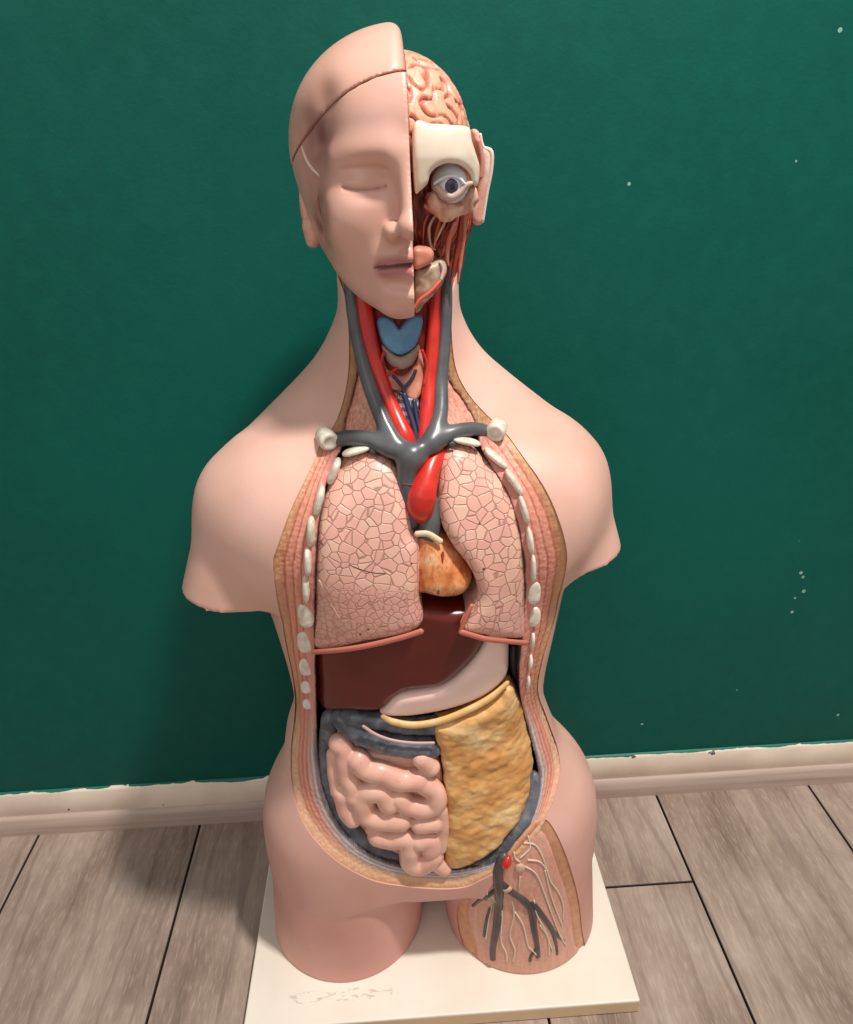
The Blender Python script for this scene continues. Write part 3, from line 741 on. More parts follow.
# ---- heart and great vessels
grey_m = mat('dark_grey_vein_paint', (78, 80, 84), .34, .5, var=(94, 96, 98), vscale=40, coat=.25)
red_m = mat('bright_red_artery_paint', (216, 48, 30), .32, .5, var=(196, 34, 26), vscale=60, coat=.3)
nb = NB('orange_brown_heart_paint', .36, .5); nb.b.inputs['Coat Weight'].default_value = .3
c = nb.ramp(nb.noise(70, detail=4), [(.32, (186, 92, 46)), (.48, (222, 140, 84)), (.6, (234, 172, 120)), (.72, (240, 200, 150))])
fib = nb.noise(1, nb.scalev(nb.warp(.01, 60), (500, 500, 90)), 3); c = nb.mix(nb.rng(fib, .5, .68, 0, .5), c, (160, 62, 36))
nb.bump(fib, .0006, .4); heart_m = nb.done(c)
HEART = [(414, 545), (424, 533), (438, 537), (450, 548), (460, 560), (470, 574), (474, 588), (465, 601), (445, 605), (425, 601), (414, 596)]
heart = pillow('heart', HEART, .005, .045, .017, heart_m, .0016, label='orange brown heart between the two lungs')
tube('heart_groove', [(443, 552), (441, 572), (438, 594)], .0010, mat('heart_groove_paint', (150, 72, 46), .4, .4), heart, .0062, flat=.5)
tube('heart_rim', [(416, 534), (428, 534), (441, 542)], .0026, mat('cream_heart_collar', (232, 206, 168), .4, .4), heart, .0055, flat=.7, label='cream collar at the top of the heart')
tube('pulmonary_trunk', [(432, 498, .016), (430, 520, .015), (427, 545, .018)], [.0085, .0095, .009], grey_m, root, label='dark grey vessel just above the heart')
aorta = tube('aorta', [(440, 450, .016), (431, 466, .009), (426, 482, .0055), (422, 496, .005), (421, 508, .008), (426, 520, .020)], [.0065, .008, .0095, .0115, .0105, .006], red_m, root, n=16, label='bright red aorta bulging between the lungs')
tube('aorta', [(425, 455, .014), (423, 468, .009), (424, 480, .007)], [.004, .005, .006], red_m, root, label='upper red branch of the aorta')
tube('vessel_seam', [(403, 484), (411, 485), (418, 484), (425, 484), (437, 484)], .0008, crack_m, aorta, .0008, n=6)
# veins as one soft joined piece
vein_paths = [([(349, 262, .012), (352, 295, .006), (357, 330, .005), (366, 372, .004), (378, 408, .004), (392, 438, .003), (408, 456, .003)], [.0050, .0056, .006, .006, .006, .0068, .0080]),
    ([(446, 262, .012), (446, 300, .008), (444, 340, .006), (441, 380, .005), (440, 415, .005), (430, 440, .004), (415, 456, .003)], [.0050, .0050, .0055, .0055, .0062, .0068, .0080]),
    ([(336, 440, .004), (350, 438, .003), (370, 440, .003), (390, 449, .003)], [.0060, .0062, .0064, .0068]),
    ([(487, 431, .005), (472, 429, .004), (452, 433, .004), (434, 444, .004)], [.0050, .0056, .0062, .0066]),
    ([(411, 457, .003), (407, 475, .007), (409, 496, .011), (411, 520, .016)], [.0098, .0080, .0075, .0075])]
vs = [(catmull(np.array([P(*a) for a in p]), 5), r) for p, r in vein_paths]
def vein_fn(X, Y, Z):
    D = np.full(X.shape, 1.)
    for q, r in vs:
        rr = np.interp(np.linspace(0, 1, len(q)), np.linspace(0, 1, len(r)), r); d = np.full(X.shape, 1.)
        for i in range(len(q)-1): d = np.minimum(d, cap(X, Y, Z, q[i], q[i+1], rr[i], rr[i+1]))
        D = smin(D, d, .006)
    return D
allq = np.concatenate([q for q, _ in vs])
V, F = nets(vein_fn, allq.min(0)-.012, allq.max(0)+.012, .0016, 1)
mesh_obj('neck_vein', V, F, grey_m, root, label='dark grey branching vein of the neck meeting above the chest')
tube('carotid_artery', [(362, 262, .016), (364, 300, .012), (370, 340, .010), (381, 380, .0095), (394, 412, .009), (404, 436, .008), (410, 452, .012)], [.0052, .0058, .0060, .0058, .0060, .0078, .0075], red_m, n=14, label='bright red neck artery at the viewer left')
tube('carotid_artery', [(436, 262, .018), (435, 300, .014), (433, 340, .011), (430, 380, .0105), (427, 415, .010), (424, 450, .012)], [.0042, .0044, .0050, .0056, .0062, .0065], red_m, n=14, label='bright red neck artery at the viewer right')
tube('artery_branch', [(357, 295, .013), (362, 340, .012), (373, 380, .0115), (386, 412, .011)], .0022, mat('dark_red_line', (150, 26, 20), .4, .4), root, label='thin dark red branch beside the neck artery')
# muscles of the neck
nb = NB('pink_muscle_paint', .45, .4)
fib = nb.noise(1, nb.scalev(nb.tc, (420, 420, 26)), 3)
mus_m = nb.done(nb.mix(nb.rng(fib, .35, .7), (222, 164, 142), (190, 118, 98)))
nb = NB('dark_red_muscle_paint', .42, .4)
fib = nb.noise(1, nb.scalev(nb.tc, (600, 600, 60)), 3)
dm_m = nb.done(nb.mix(nb.rng(fib, .4, .62), (150, 46, 34), (96, 24, 18)))
pillow('neck_muscle', [(355, 290), (362, 340), (370, 380), (390, 440), (338, 446), (340, 425), (347, 398), (353, 372), (355, 330)], .0065, .012, .004, mus_m, .0018, label='flat pinkish neck muscle at the viewer left')
pillow('neck_muscle', [(444, 290), (444, 340), (441, 380), (442, 430), (490, 434), (482, 417), (467, 398), (458, 378), (452, 340), (452, 290)], .0065, .012, .004, mus_m, .0018, label='flat pinkish neck muscle at the viewer right')
pillow('throat_muscle', [(362, 280), (372, 350), (390, 410), (405, 450), (430, 450), (434, 400), (438, 340), (438, 280)], .017, .012, .004, dm_m, .0018, label='dark red throat muscle behind the voice box')
pillow('shoulder_muscle', [(332, 436), (345, 420), (352, 430), (385, 436), (385, 446), (345, 448)], .012, .012, .004, red_m, .0018, label='small red muscle above the viewer left collar bone')
pillow('shoulder_muscle', [(455, 430), (462, 420), (478, 414), (492, 424), (492, 434), (470, 436)], .012, .012, .004, red_m, .0018, label='small red muscle above the viewer right collar bone')
blue_m = mat('blue_cartilage_paint', (108, 156, 192), .38, .45, var=(92, 140, 178), vscale=80)
def thy(X, Y, Z):
    return -.006*np.clip(1-np.abs(X-P(400, 335)[0])/.02, 0, 1)
pillow('thyroid_cartilage', [(377, 321), (384, 317), (393, 321), (399, 329), (406, 321), (415, 316), (423, 319), (421, 333), (416, 345), (409, 351), (400, 354), (391, 351), (383, 344), (379, 333)], .012, .016, .003, blue_m, .0011, smooth=3, extra=thy, label='blue heart shaped thyroid cartilage')
cart = mat('grey_brown_cartilage', (156, 128, 116), .4, .4, var=(176, 146, 130), vscale=90)
pillow('cricoid_cartilage', [(382, 345), (400, 356), (419, 345), (417, 358), (410, 366), (401, 369), (392, 366), (385, 358)], .0135, .012, .004, cart, .0012, extra=thy, label='grey brown ring of cartilage under the blue one')
thg = mat('pink_thyroid_gland', (214, 148, 130), .4, .45, var=(190, 116, 92), vscale=110)
pillow('thyroid_gland', [(383, 352), (386, 368), (394, 375), (401, 378), (408, 374), (416, 366), (420, 350), (425, 372), (423, 392), (415, 403), (407, 400), (402, 392), (397, 402), (390, 400), (384, 385), (380, 365)], .011, .012, .0045, thg, .0012, label='pinkish thyroid gland with dark veins')
nb = NB('ringed_trachea_paint', .36, .5)
z_ = nb.math('SINE', nb.math('MULTIPLY', nb.xyz()[2], 1150.0)); trm = nb.done(nb.mix(nb.rng(z_, -.3, .3), (88, 108, 138), (186, 190, 200)))
trach = pillow('trachea', [(396, 398), (407, 396), (418, 398), (419, 430), (418, 458), (408, 458), (402, 430)], .011, .012, .005, trm, .0012, label='bluish white ringed windpipe')
navy = mat('navy_vein_paint', (40, 46, 74), .34, .5)
for pts, r in (([(404, 394), (409, 410), (415, 430), (418, 450)], .0022), ([(404, 394), (403, 388), (397, 380), (393, 376)], .0013), ([(403, 389), (411, 380), (416, 370)], .0013), ([(405, 396), (398, 392), (391, 390)], .001), ([(414, 400), (417, 418), (422, 440)], .0018), ([(394, 408), (403, 430), (411, 452)], .0012)):
    tube('thyroid_vein', pts, r, navy, trach, .009, n=8)
redthin = mat('thin_red_vessel_paint', (196, 52, 40), .4, .4)
for pts in ([(384, 352), (381, 366), (387, 385), (396, 405)], [(422, 350), (427, 366), (424, 385)], [(386, 375), (392, 372), (397, 368)]):
    tube('thyroid_artery', pts, .0012, redthin, trach, .0085, n=8)

# ---- groin window: rim lining + field + vessels
def winrim(X, Y, Z):
    x2, z2 = X[:, 0, :], Z[:, 0, :]
    o = dWO(x2, z2)[:, None, :]; i = dWI(x2, z2)[:, None, :]; f = FY(x2, z2)[:, None, :]
    t = np.clip(-o/(-o+np.maximum(i, 0)+1e-4), 0, 1)
    return np.maximum(np.maximum(np.maximum(o-.0025, -i), np.maximum(f+.0010+.0040*np.clip(-o/.012, 0, 1)-Y, Y-f-.02)), .0197-Z)
V, F = nets(winrim, (.02, .48, .012), (.22, .6, .22), .0014, 2); V = snap(V, dWI, .0011)
tan_m = mat('tan_cut_skin_edge', (208, 156, 124), .5, .3, var=(194, 138, 104), vscale=120, bump=.3, bscale=500)
wr = mesh_obj('thigh_window_rim', V, F, tan_m, root, label='tan cut edge around the opened thigh')
nb = NB('pink_fascia_paint', .45, .4)
fib = nb.noise(1, nb.scalev(nb.tc, (260, 260, 30)), 3); gr = nb.noise(320)
th_m = nb.done(nb.mix(nb.rng(gr, .5, .7, 0, .4), nb.mix(nb.rng(fib, .35, .65), (216, 162, 144), (204, 146, 126)), (232, 190, 170)))
nb.bump(gr, .0005, .4)
def clipz(V): return V
pw = WIN.copy(); pw[:, 1] = np.maximum(pw[:, 1], .0197)
cen = pw.mean(0); pw2 = cen+(pw-cen)*1.04; pw2[:, 1] = np.maximum(pw2[:, 1], .0199)
pillow('thigh_muscle', pw2, .0015, .012, .002, th_m, .0016, label='pink muscle field inside the opened thigh')
vein_t = mat('charcoal_vein_paint', (70, 60, 60), .36, .5, var=(86, 76, 74), vscale=60)
fv = None
for pts, r in (([(505, 855, .003), (498, 872), (499, 890), (499, 905), (496, 930), (493, 948), (493, 959)], [.0055, .0055, .0052, .0046, .0040, .0036, .0034]),
        ([(500, 882), (512, 892), (522, 899), (531, 910), (534, 928), (537, 945), (538, 957)], [.0042, .0040, .0042, .0040, .0034, .0028, .0026]),
        ([(532, 902), (542, 915), (552, 930), (556, 945), (557, 954)], [.0028, .0030, .0028, .0018, .0017]), ([(552, 929), (558, 936), (564, 941)], [.002, .0018, .0015]),
        ([(497, 888), (488, 896), (480, 900), (473, 906)], [.0026, .0024, .0022, .0018]), ([(491, 908), (487, 920), (484, 936)], [.0022, .0022, .0016]), ([(536, 948), (531, 956), (530, 961)], [.002, .002, .0018])):
    o = tube('femoral_vein', pts, r, vein_t, wr if fv is None else fv, .0018, n=12, flat=.8)
    if fv is None:
        o.parent = root; fv = o; o['label'] = 'charcoal branching vein in the opened thigh'; o.name = 'femoral_vein'
for o in list(fv.children): o.name = 'vein_branch'
blob('femoral_artery', P(506, 862, .001), (.0062, .005, .0085), red_m, root, (.3, 0, 1), label='short red artery stub at the top of the opened thigh')
node_m = mat('cream_lymph_node', (212, 184, 160), .42, .4, var=(196, 164, 140), vscale=200)
for px, py, a, b in ((520, 868, .0052, .0062), (507, 889, .0052, .004), (490, 901, .005, .0042)):
    blob('lymph_node', P(px, py, .0008), (a, .0028, b), node_m, wr)
nerve_m = mat('cream_nerve_paint', (226, 206, 184), .42, .4)
for pts in ([(524, 843), (535, 845), (543, 858), (550, 880), (558, 892), (563, 905), (563, 920)], [(520, 858), (530, 848), (528, 836)], [(524, 866), (536, 874), (545, 895), (552, 915), (560, 935), (566, 945)],
        [(520, 876), (519, 888)], [(545, 870), (550, 892), (556, 910), (562, 925)], [(534, 900), (537, 915), (545, 930), (552, 950)], [(512, 900), (514, 915), (510, 935), (515, 950), (513, 961)],
        [(515, 912), (523, 925), (528, 945), (532, 950), (540, 958)], [(490, 893), (497, 905), (502, 915)], [(494, 900), (502, 912), (501, 940), (506, 952), (507, 961)], [(489, 888), (487, 893), (490, 900)], [(492, 905), (488, 925), (486, 940)], [(540, 925), (548, 938), (549, 955)], [(520, 862), (515, 858), (514, 852)], [(528, 860), (540, 862), (548, 872)]):
    tube('nerve', pts,   .0009, nerve_m, wr, .0009, n=6)
#HEAD#
# ---- head: skin covered half
def U(v): return MID-v      # distance to the viewer left of the mid plane
def head_sdf(X, Y, Z, cap_=False):
    u = MID-X
    E = lambda c, r: ell(u, Y, Z, c, r)
    d = E((0, .596, .803), (.0815, .080, .0775))
    d = smin(d, E((0, .578, .820), (.070, .069, .052)), .02)
    d = smin(d, E((0, .570, .770), (.0640, .060, .062)), .02)
    d = smin(d, E((0, .556, .735), (.0465, .046, .0345)), .022)
    d = smin(d, E((0, .521, .7185), (.016, .014, .0135)), .016)
    d = smin(d, cap(u, Y, Z, (.052, .585, .755), (.012, .530, .712), .012, .009), .02)        # jaw line
    d = smin(d, E((.038, .533, .766), (.020, .018, .019)), .02)                               # cheekbone
    d = smin(d, cap(u, Y, Z, (.012, .514, .803), (.045, .527, .802), .0075, .007), .014)       # brow
    d = smax(d, -E((.029, .499, .7880), (.021, .0165, .0110)), .009)                            # socket
    d = smin(d, E((.029, .5285, .7865), (.0150, .0155, .0115)), .004)                            # eyeball under the lid
    lidz = .7835-.0030*np.cos((u-.029)/.015*1.3)+.0018
    d = d+.0014*np.exp(-((Z-lidz)/.0011)**2)*(np.abs(u-.029) < .0145)*(Y < .54)                 # lid slit
    d = d+.0008*np.exp(-((Z-.7935-.0022*np.cos((u-.029)/.013))/.0012)**2)*(np.abs(u-.029) < .015)*(Y < .54)
    d = smin(d, cap(u, Y, Z, (0, .512, .800), (0, .496, .763), .0062, .0072), .010)            # nose bridge
    d = smin(d, E((0, .4945, .7605), (.0095, .0095, .0078)), .005)
    d = smin(d, E((.0125, .504, .7580), (.0062, .0085, .0062)), .004)
    d = smax(d, -E((.0065, .4985, .7525), (.0032, .005, .0032)), .002)
    d = smin(d, E((0, .524, .738), (.027, .0185, .019)), .012)                                # muzzle
    d = smin(d, cap(u, Y, Z, (.0245, .5200, .7362), (.004, .5030, .7420), .0022, .0046), .003)     # upper lip
    d = smin(d, cap(u, Y, Z, (.0235, .5195, .7348), (.0, .5035, .7312), .0022, .0056), .003)     # lower lip
    lz = .7365+.0012*np.cos(u/.008)
    d = d+.0034*np.exp(-((Z-lz)/.0013)**2)*np.clip((.026-u)/.004, 0, 1)*(Y < .527)
    d = smax(d, -cap(u, Y, Z, (.0, .503, .7245), (.016, .510, .7250), .0045, .003), .006)
    d = smax(d, -cap(u, Y, Z, (.0, .4985, .7475), (.0, .5005, .7455), .0022, .0018), .003)
    # temple: shallow recess with a ridge below
    d = d+.0058*np.exp(-(((u-.058)/.013)**2+((Z-.812)/.017)**2))*(Y < .58)
    d = d+.0030*np.exp(-(((u-.050)/.008)**2+((Z-.835)/.012)**2))*(Y < .58)
    # in front of the ear
    d = d+.0030*np.exp(-(((u-.060)/.005)**2+((Z-.768)/.016)**2))*(Y < .60)
    return d
def seam(u, Y): return .8460-.04*u-6.5*u*u-(Y-.55)*.06
def face_fn(X, Y, Z):
    d = head_sdf(X, Y, Z); u = MID-X
    d = np.maximum(d, Z-seam(u, Y)); d = np.maximum(d, -u)
    return np.maximum(d, .045-((Y-.50)+ (Z-.69)*.8)) if False else d
def cap_fn(X, Y, Z):
    d = head_sdf(X, Y, Z)-.0006; u = MID-X
    return np.maximum(smax(d, -u, .010), seam(u, Y)-Z)
fskin = np.array(lin((226, 178, 162)))
def head_cols(V):
    u = MID-V[:, 0]; z = V[:, 2]; y = V[:, 1]; C = np.tile(fskin, (len(V), 1))
    def paint(mask, col):
        nonlocal C
        m = np.clip(mask, 0, 1)[:, None]; C = C*(1-m)+np.array(lin(col))*m
    g = lambda cu, cz, ru, rz: np.exp(-(((u-cu)/ru)**2+((z-cz)/rz)**2))
    n = vnoise(V*140, 3)*.5+.5
    paint(g(.058, .815, .013, .022)*.95*(y < .60)*(.6+.6*n), (146, 98, 92))
    paint(g(.052, .838, .012, .012)*.7*(y < .60), (168, 124, 104))
    paint(g(.060, .765, .007, .024)*.9*(y < .61)*(.5+n), (150, 100, 88))
    lip = np.clip(1-np.abs(z-(.7365+.0012*np.cos(u/.008)))/.0085, 0, 1)*np.clip((.027-u)/.006, 0, 1)*(y < .525)
    paint(np.clip(lip*2.2, 0, 1)*.8, (176, 108, 108))
    line = np.exp(-((z-(.7365+.0012*np.cos(u/.008)))/.0011)**2)*(u < .026)*(y < .528); paint(line*.85, (104, 60, 56)); paint(np.exp(-((z-.0016-(.7365+.0012*np.cos(u/.008)))/.0006)**2)*(u < .017)*(y < .525)*.6, (206, 196, 200))
    brow = np.exp(-((z-(.8045-.5*(u-.027)**2*9))/.0035)**2)*np.clip((u-.010)/.006, 0, 1)*np.clip((.050-u)/.01, 0, 1)*(y < .54); paint(brow*.30, (176, 130, 96))
    paint(np.exp(-((z-(.7835-.0030*np.cos((u-.029)/.015*1.3)+.0018))/.0009)**2)*(np.abs(u-.029) < .0145)*(y < .54)*.55, (140, 92, 84))
    return C
head_m = mat('face_plastic', (226, 184, 166), .36, .45, var=(244, 236, 230), vscale=12, attr='Col', bump=.05, bscale=300, coat=.15)
V, F = nets(face_fn, (-.072, .480, .694), (.022, .684, .862), .0011, 2)
m_ = np.abs(V[:, 0]-MID) < .0009; V[m_, 0] = MID; face = mesh_obj('face_half', V, F, head_m, root, attrs={'Col': head_cols(V)}, label='pale skin covered half of the face with closed eye')
V, F = nets(cap_fn, (-.072, .500, .780), (.022, .684, .890), .0012, 5)
mesh_obj('skull_cap', V, F, head_m, root, attrs={'Col': head_cols(V)}, label='removable smooth top of the skull on the skin covered half')
# surface point of the head in front of a pixel
hgx = np.arange(-.068, .018, .002); hgz = np.arange(.695, .885, .002); hgy = np.arange(.486, .640, .001)
A_, B_, C2 = np.meshgrid(hgx, hgy, hgz, indexing='ij'); hd = head_sdf(A_, B_, C2) < 0
HF = np.where(hd.any(1), hgy[hd.argmax(1)], .60); del A_, B_, C2, hd
def HP(px, py, off=0):
    y = .53
    for _ in range(12):
        p = at(px, py, y); i = int(np.clip(round((p[0]-hgx[0])/.002), 0, len(hgx)-1)); k = int(np.clip(round((p[2]-hgz[0])/.002), 0, len(hgz)-1))
        y = .5*y+.5*(HF[i, k]+off)
    return at(px, py, y)
sp_ = []
for u_ in np.linspace(.0, .079, 26):
    y_ = .60
    for _ in range(25):
        zz_ = seam(u_, y_); ys_ = np.arange(.49, .66, .0004); hd_ = head_sdf(np.full(ys_.shape, MID-u_), ys_, np.full(ys_.shape, zz_)) < 0
        if not hd_.any(): y_ = None; break
        y_ = ys_[hd_.argmax()]
    if y_ is None: break
    sp_.append((MID-u_, y_, seam(u_, y_)))
tube('seam', sp_, .0007, mat('brown_seam_line', (150, 98, 84), .5, .3), face, world=True, n=6)
# ear of the covered half
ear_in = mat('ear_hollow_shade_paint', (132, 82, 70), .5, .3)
def ear_fn(X, Y, Z):
    u = MID-X
    d = ell(u, Y, Z, (.0700, .588, .772), (.0085, .013, .027))
    d = smin(d, cap(u, Y, Z, (.0750, .584, .790), (.0740, .598, .780), .004, .004), .004)
    d = smin(d, cap(u, Y, Z, (.0710, .578, .757), (.0700, .575, .748), .006, .0055), .005)
    return smax(d, -ell(u, Y, Z, (.0735, .573, .774), (.005, .007, .010)), .003)
V, F = nets(ear_fn, (-.075, .565, .735), (-.045, .605, .802), .0012, 1)
ear = mesh_obj('ear', V, F, mat('ear_plastic', (222, 174, 156), .42, .4, var=(206, 150, 130), vscale=120), face, label='flat ear at the viewer left with a dark hollow')
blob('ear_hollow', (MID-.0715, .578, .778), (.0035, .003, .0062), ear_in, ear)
tube('temple_ridge', [HP(302, 146, .0003), HP(306, 158, .0), HP(312, 168, .0), HP(321, 177, .0004)], [.0008, .0014, .0014, .0008], mat('pale_ridge_paint', (236, 206, 190), .4, .4), face, world=True, n=8)
for pts in ([(324, 198), (328, 212), (332, 226)], [(331, 204), (336, 218), (335, 232)], [(318, 196), (320, 214), (326, 230)]):
    tube('cheek_vessel', [HP(a, b, .0002) for a, b in pts], .0006, mat('dusky_red_vessel_paint', (180, 122, 108), .4, .4), face, world=True, n=6)

# ---- head: dissected half
def H(pts, y, n=4): 
    return catmull(np.array([at(a, b, y)[[0, 2]] for a, b in pts]), n, True)
nb = NB('brain_paint', .38, .5); nb.b.inputs['Coat Weight'].default_value = .25
g = nb.attr('g'); c = nb.ramp(g, [(.0, (150, 66, 52)), (.25, (196, 104, 84)), (.55, (222, 150, 126)), (.95, (228, 172, 144))])
zz = nb.xyz(); xr = nb.rng(nb.math('ADD', zz[0], nb.math('MULTIPLY', nb.noise(50), .03)), .045, .064)
v3 = nb.vor(62, 'DISTANCE_TO_EDGE', nb.warp(.02, 70)); vl = nb.math('MULTIPLY', nb.rng(v3, .02, .07, 1, 0), nb.math('ADD', .25, nb.math('MULTIPLY', xr, .7)))
c = nb.mix(vl, c, (184, 40, 34)); brain_m = nb.done(c)
def gyr(V):
    p = V*250.0; w = np.stack([vnoise(V*70, 11), vnoise(V*70, 12), vnoise(V*70, 13)], 1)*2.2; p = p+w
    x, y, z = p.T; q = np.sin(x)*np.cos(y)+np.sin(y)*np.cos(z)+np.sin(z)*np.cos(x)
    return np.clip(np.abs(q)/.8, 0, 1)
def brain_fn(X, Y, Z):
    d = ell(X, Y, Z, (MID-.006, .600, .812), (.0525, .068, .0560))
    return smax(np.maximum(d, MID+.001-X), .79-Z, .006)
V, F = nets(brain_fn, (.016, .525, .785), (.072, .672, .868), .0012, 1)
gg = gyr(V); nv = normals(V, F); V = V-nv*((1-np.minimum(gg*1.3, 1))**1.2*.0034)[:, None]*(V[:, 0] > MID+.002)[:, None]
mesh_obj('brain', V, F, brain_m, root, attrs={'g': gg}, label='folded brain half with red vessels exposed above the bone')
ivory = mat('ivory_skull_bone', (236, 224, 206), .38, .45, var=(228, 212, 190), vscale=40, coat=.2)
def skull_fn(X, Y, Z):
    d = ell(X, Y, Z, (MID-.004, .632, .806), (.0565, .046, .0565))
    q = ell(X, Y, Z, (MID-.004, .632, .806), (.0505, .040, .0505))
    return np.maximum(np.maximum(d, -np.maximum(q, Y-.66)), MID+.001-X)
V, F = nets(skull_fn, (.016, .588, .745), (.075, .692, .866), .0017, 1)
mesh_obj('skull_back', V, F, ivory, root, label='cut edge of the skull behind the exposed brain')
hy = lambda x, z: .5135+9.5*np.maximum(np.asarray(x)-MID, 0)**2+np.clip(np.asarray(z)-.80, 0, 1)**2*9+np.clip((.80-np.asarray(z)), 0, 1)*.15
FB = H([(413, 126), (430, 124), (452, 125), (470, 127), (473, 140), (478, 155), (482, 168), (480, 186), (474, 184), (471, 174), (462, 166), (450, 163), (438, 166), (430, 173), (427, 183), (420, 190), (414, 189)], .528)
FB[:, 0] = np.maximum(FB[:, 0], MID+.0008)
pillow('frontal_bone', FB, 0, .020, .0035, ivory, .0011, yfun=hy, label='ivory brow bone arching over the exposed eye')
# core tissue of the open side
nb = NB('raw_muscle_paint', .4, .45)
fib = nb.noise(1, nb.scalev(nb.warp(.01, 40), (380, 380, 55)), 4)
c = nb.ramp(fib, [(.3, (70, 24, 18)), (.45, (128, 48, 34)), (.58, (176, 86, 62)), (.7, (214, 138, 110))]); nb.bump(fib, .0012, .6); raw_m = nb.done(c)
def core_fn(X, Y, Z):
    d = ell(X, Y, Z, (MID+.006, .600, .772), (.046, .045, .045))
    d = smin(d, cap(X, Y, Z, (MID+.016, .590, .755), (MID+.010, .592, .700), .024, .024), .02)
    return np.maximum(d, MID+.0008-X)
V, F = nets(core_fn, (.016, .510, .685), (.075, .650, .825), .0016, 1)
core = mesh_obj('facial_muscle', V, F, raw_m, root, label='dark red muscle and hollow on the dissected side of the face')
# eye
ep = at(450, 184, .543)
scl = mat('blue_grey_eyeball', (236, 242, 248), .18, .5, var=(222, 232, 240), vscale=60, coat=.6)
eye = blob('eyeball', ep, (.0128, .0128, .0128), scl, root, (0, -1, 0), seg=32, label='glossy blue grey glass eyeball in the open socket')
white = mat('white_eye_paint', (236, 236, 236), .2, .5, coat=.5); iris = mat('slate_blue_iris', (62, 68, 100), .2, .5, coat=.5); pupil = mat('black_pupil', (12, 12, 20), .12, .5, coat=.5)
dv = _n(np.array([-.04, -1, -.02]))
def dome(name, du, dz, ru, rz, m, lift, almond=False):
    """patch lying on the eyeball"""
    V = []; F = []; n = 28; R = .0128+lift; k = 5
    for i in range(k+1):
        for j in range(n):
            a = 2*math.pi*j/n; cu, cz = math.cos(a), math.sin(a)
            if almond: cz = cz*(1-.75*abs(cu)**2.2)
            x = du+ru*cu*i/k; z = dz+rz*cz*i/k; r = min((x*x+z*z)/R/R, .98)
            rr = R-(lift*1.1 if i == k else 0)
            V.append((ep[0]+x, ep[1]-rr*math.sqrt(1-r), ep[2]+z))
    for i in range(k):
        for j in range(n): F.append((i*n+j, (i+1)*n+j, (i+1)*n+(j+1) % n, i*n+(j+1) % n))
    return mesh_obj(name, V, F, m, eye)
dome('eye_white', .0005, -.0025, .0118, .0072, white, .0004, True)
dome('iris', .0, -.0012, .0048, .0052, iris, .0009)
dome('pupil', .0006, -.0014, .0020, .0022, pupil, .0013)
lidm = mat('grey_pink_eyelid_tissue', (188, 170, 166), .36, .45, var=(206, 176, 160), vscale=90)
def arc(pts, y): return [at(a, b, y) for a, b in pts]
tube('lower_lid', arc([(436, 186), (443, 193), (451, 197), (459, 193), (465, 186), (472, 183)], .532), [.0014, .0026, .003, .0026, .002, .0014], lidm, eye, world=True, n=10)
tube('upper_lid', arc([(434, 184), (441, 179), (451, 176), (459, 178), (465, 184)], .5305), [.0008, .0012, .0012, .0012, .0008], scl, eye, world=True, n=10)
beige = mat('beige_orbit_tissue', (226, 184, 164), .4, .45, var=(196, 136, 112), vscale=130, bump=.4, bscale=260)
OT = H([(427, 196), (434, 192), (443, 199), (453, 203), (464, 197), (472, 188), (478, 188), (480, 200), (474, 212), (464, 214), (452, 220), (444, 222), (434, 214), (428, 206)], .540)
pillow('orbit_tissue', OT, 0, .014, .0045, beige, .0011, yfun=lambda x, z: .530+8*np.maximum(x-MID, 0)**2+0*z, disp=lambda V: .0012*vnoise(V*260, 4), label='beige tissue below the exposed eye')
# ear remnant
pinkw = mat('pink_white_ear_section', (222, 160, 140), .4, .45, var=(236, 206, 190), vscale=70, bump=.3, bscale=220)
EA = H([(471, 130), (478, 131), (482, 145), (490, 150), (491, 166), (488, 185), (484, 205), (481, 224), (472, 223), (469, 210), (474, 195), (479, 175), (476, 155), (472, 142)], .585)
earR = pillow('ear_section', EA, 0, .018, .004, pinkw, .0013, yfun=lambda x, z: .578+0*x+0*z, label='pinkish white cut ear on the dissected side')
tube('ear_edge', arc([(480, 134), (483, 147), (491, 152), (491, 170), (487, 192), (482, 222)], .580), [.0012, .0014, .0018, .0016, .0014, .0016], mat('white_ear_edge', (232, 216, 204), .4, .4), earR, world=True, n=8)
tube('ear_muscle', arc([(478, 140), (482, 160), (480, 178)], .576), .002, mat('coral_muscle_strand', (206, 140, 120), .4, .4), earR, world=True, n=8)
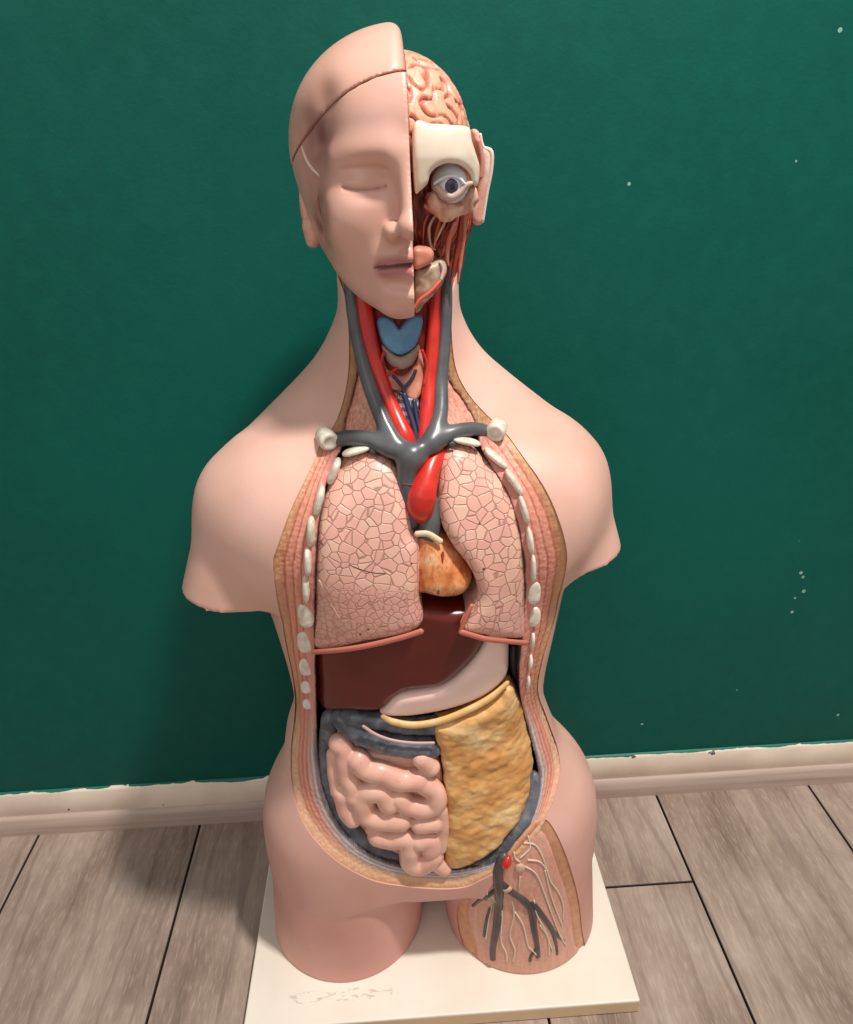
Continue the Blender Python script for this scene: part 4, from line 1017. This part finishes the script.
# strands of muscle and vessels
pinks = mat('pink_muscle_strand', (214, 138, 118), .4, .45, var=(196, 104, 84), vscale=90); reds = mat('red_muscle_strand', (158, 56, 42), .4, .45); creams = mat('cream_nerve_strand', (222, 190, 160), .4, .4)
for pts, y, r, m in (([(452, 214), (447, 228), (438, 244), (431, 252)], .553, .0016, reds), ([(458, 214), (454, 230), (446, 246), (440, 258)], .553, .0024, pinks), ([(461, 214), (460, 235), (455, 262), (450, 285)], .556, .003, reds),
        ([(448, 216), (441, 230), (434, 245)], .550, .0013, creams), ([(436, 214), (429, 228), (431, 246), (436, 250)], .550, .0014, creams), ([(441, 216), (436, 236), (434, 250)], .552, .0018, pinks), ([(428, 214), (424, 226), (423, 246)], .553, .0012, pinks),
        ([(455, 222), (449, 240), (447, 258), (449, 266)], .550, .0026, pinks), ([(425, 205), (436, 212), (447, 210)], .545, .003, beige), ([(464, 216), (463, 236), (460, 262), (458, 284)], .562, .003, pinks), ([(445, 222), (442, 240), (441, 255)], .552, .0012, reds), ([(432, 218), (427, 235), (428, 250)], .555, .002, reds)):
    tube('muscle_strand', arc(pts, y), [r*.5, r*.75, r*.6, r*.15], m, core, world=True, n=8)
PL = H([(414, 250), (424, 248), (434, 252), (433, 262), (424, 268), (414, 269)], .522); PL[:, 0] = np.maximum(PL[:, 0], MID+.0008)
pillow('palate', PL, 0, .02, .004, mat('coral_palate', (220, 152, 134), .36, .45, var=(200, 124, 104), vscale=80), .0011, yfun=lambda x, z: .519+.35*np.maximum(x-MID, 0)+0*z, label='coral palate beside the half mouth')
JW = H([(414, 272), (424, 268), (436, 262), (444, 262), (447, 270), (444, 282), (436, 292), (424, 304), (415, 312)], .532); JW[:, 0] = np.maximum(JW[:, 0], MID+.0008)
jaw = pillow('jaw_bone', JW, 0, .018, .004, mat('greyish_jaw_bone', (190, 174, 152), .4, .4, var=(156, 122, 100), vscale=110), .0012, yfun=lambda x, z: .525+12*np.maximum(x-MID, 0)**2+0*z, disp=lambda V: .0007*vnoise(V*240, 9), label='greyish jaw bone with a thin red artery')
tube('jaw_artery', [at(415, 308, .5225), at(420, 300, .5225), at(430, 292, .524), (at(440, 281, .528)), at(445, 272, .532)], .0013, mat('coral_artery', (214, 96, 74), .4, .4), jaw, world=True, n=8)
tube('jaw_vein', [at(440, 262, .530), at(443, 270, .530), at(441, 280, .528)], .0012, lidm, jaw, world=True, n=8)

tube('neck_strap', [(464, 214, .004), (462, 240, .002), (459, 268, .002)], [.002, .0036, .003], mat('brown_red_strap_muscle', (150, 78, 60), .42, .4, var=(176, 104, 84), vscale=80), root, 0, flat=.6, label='brownish red strap of muscle beside the open jaw')
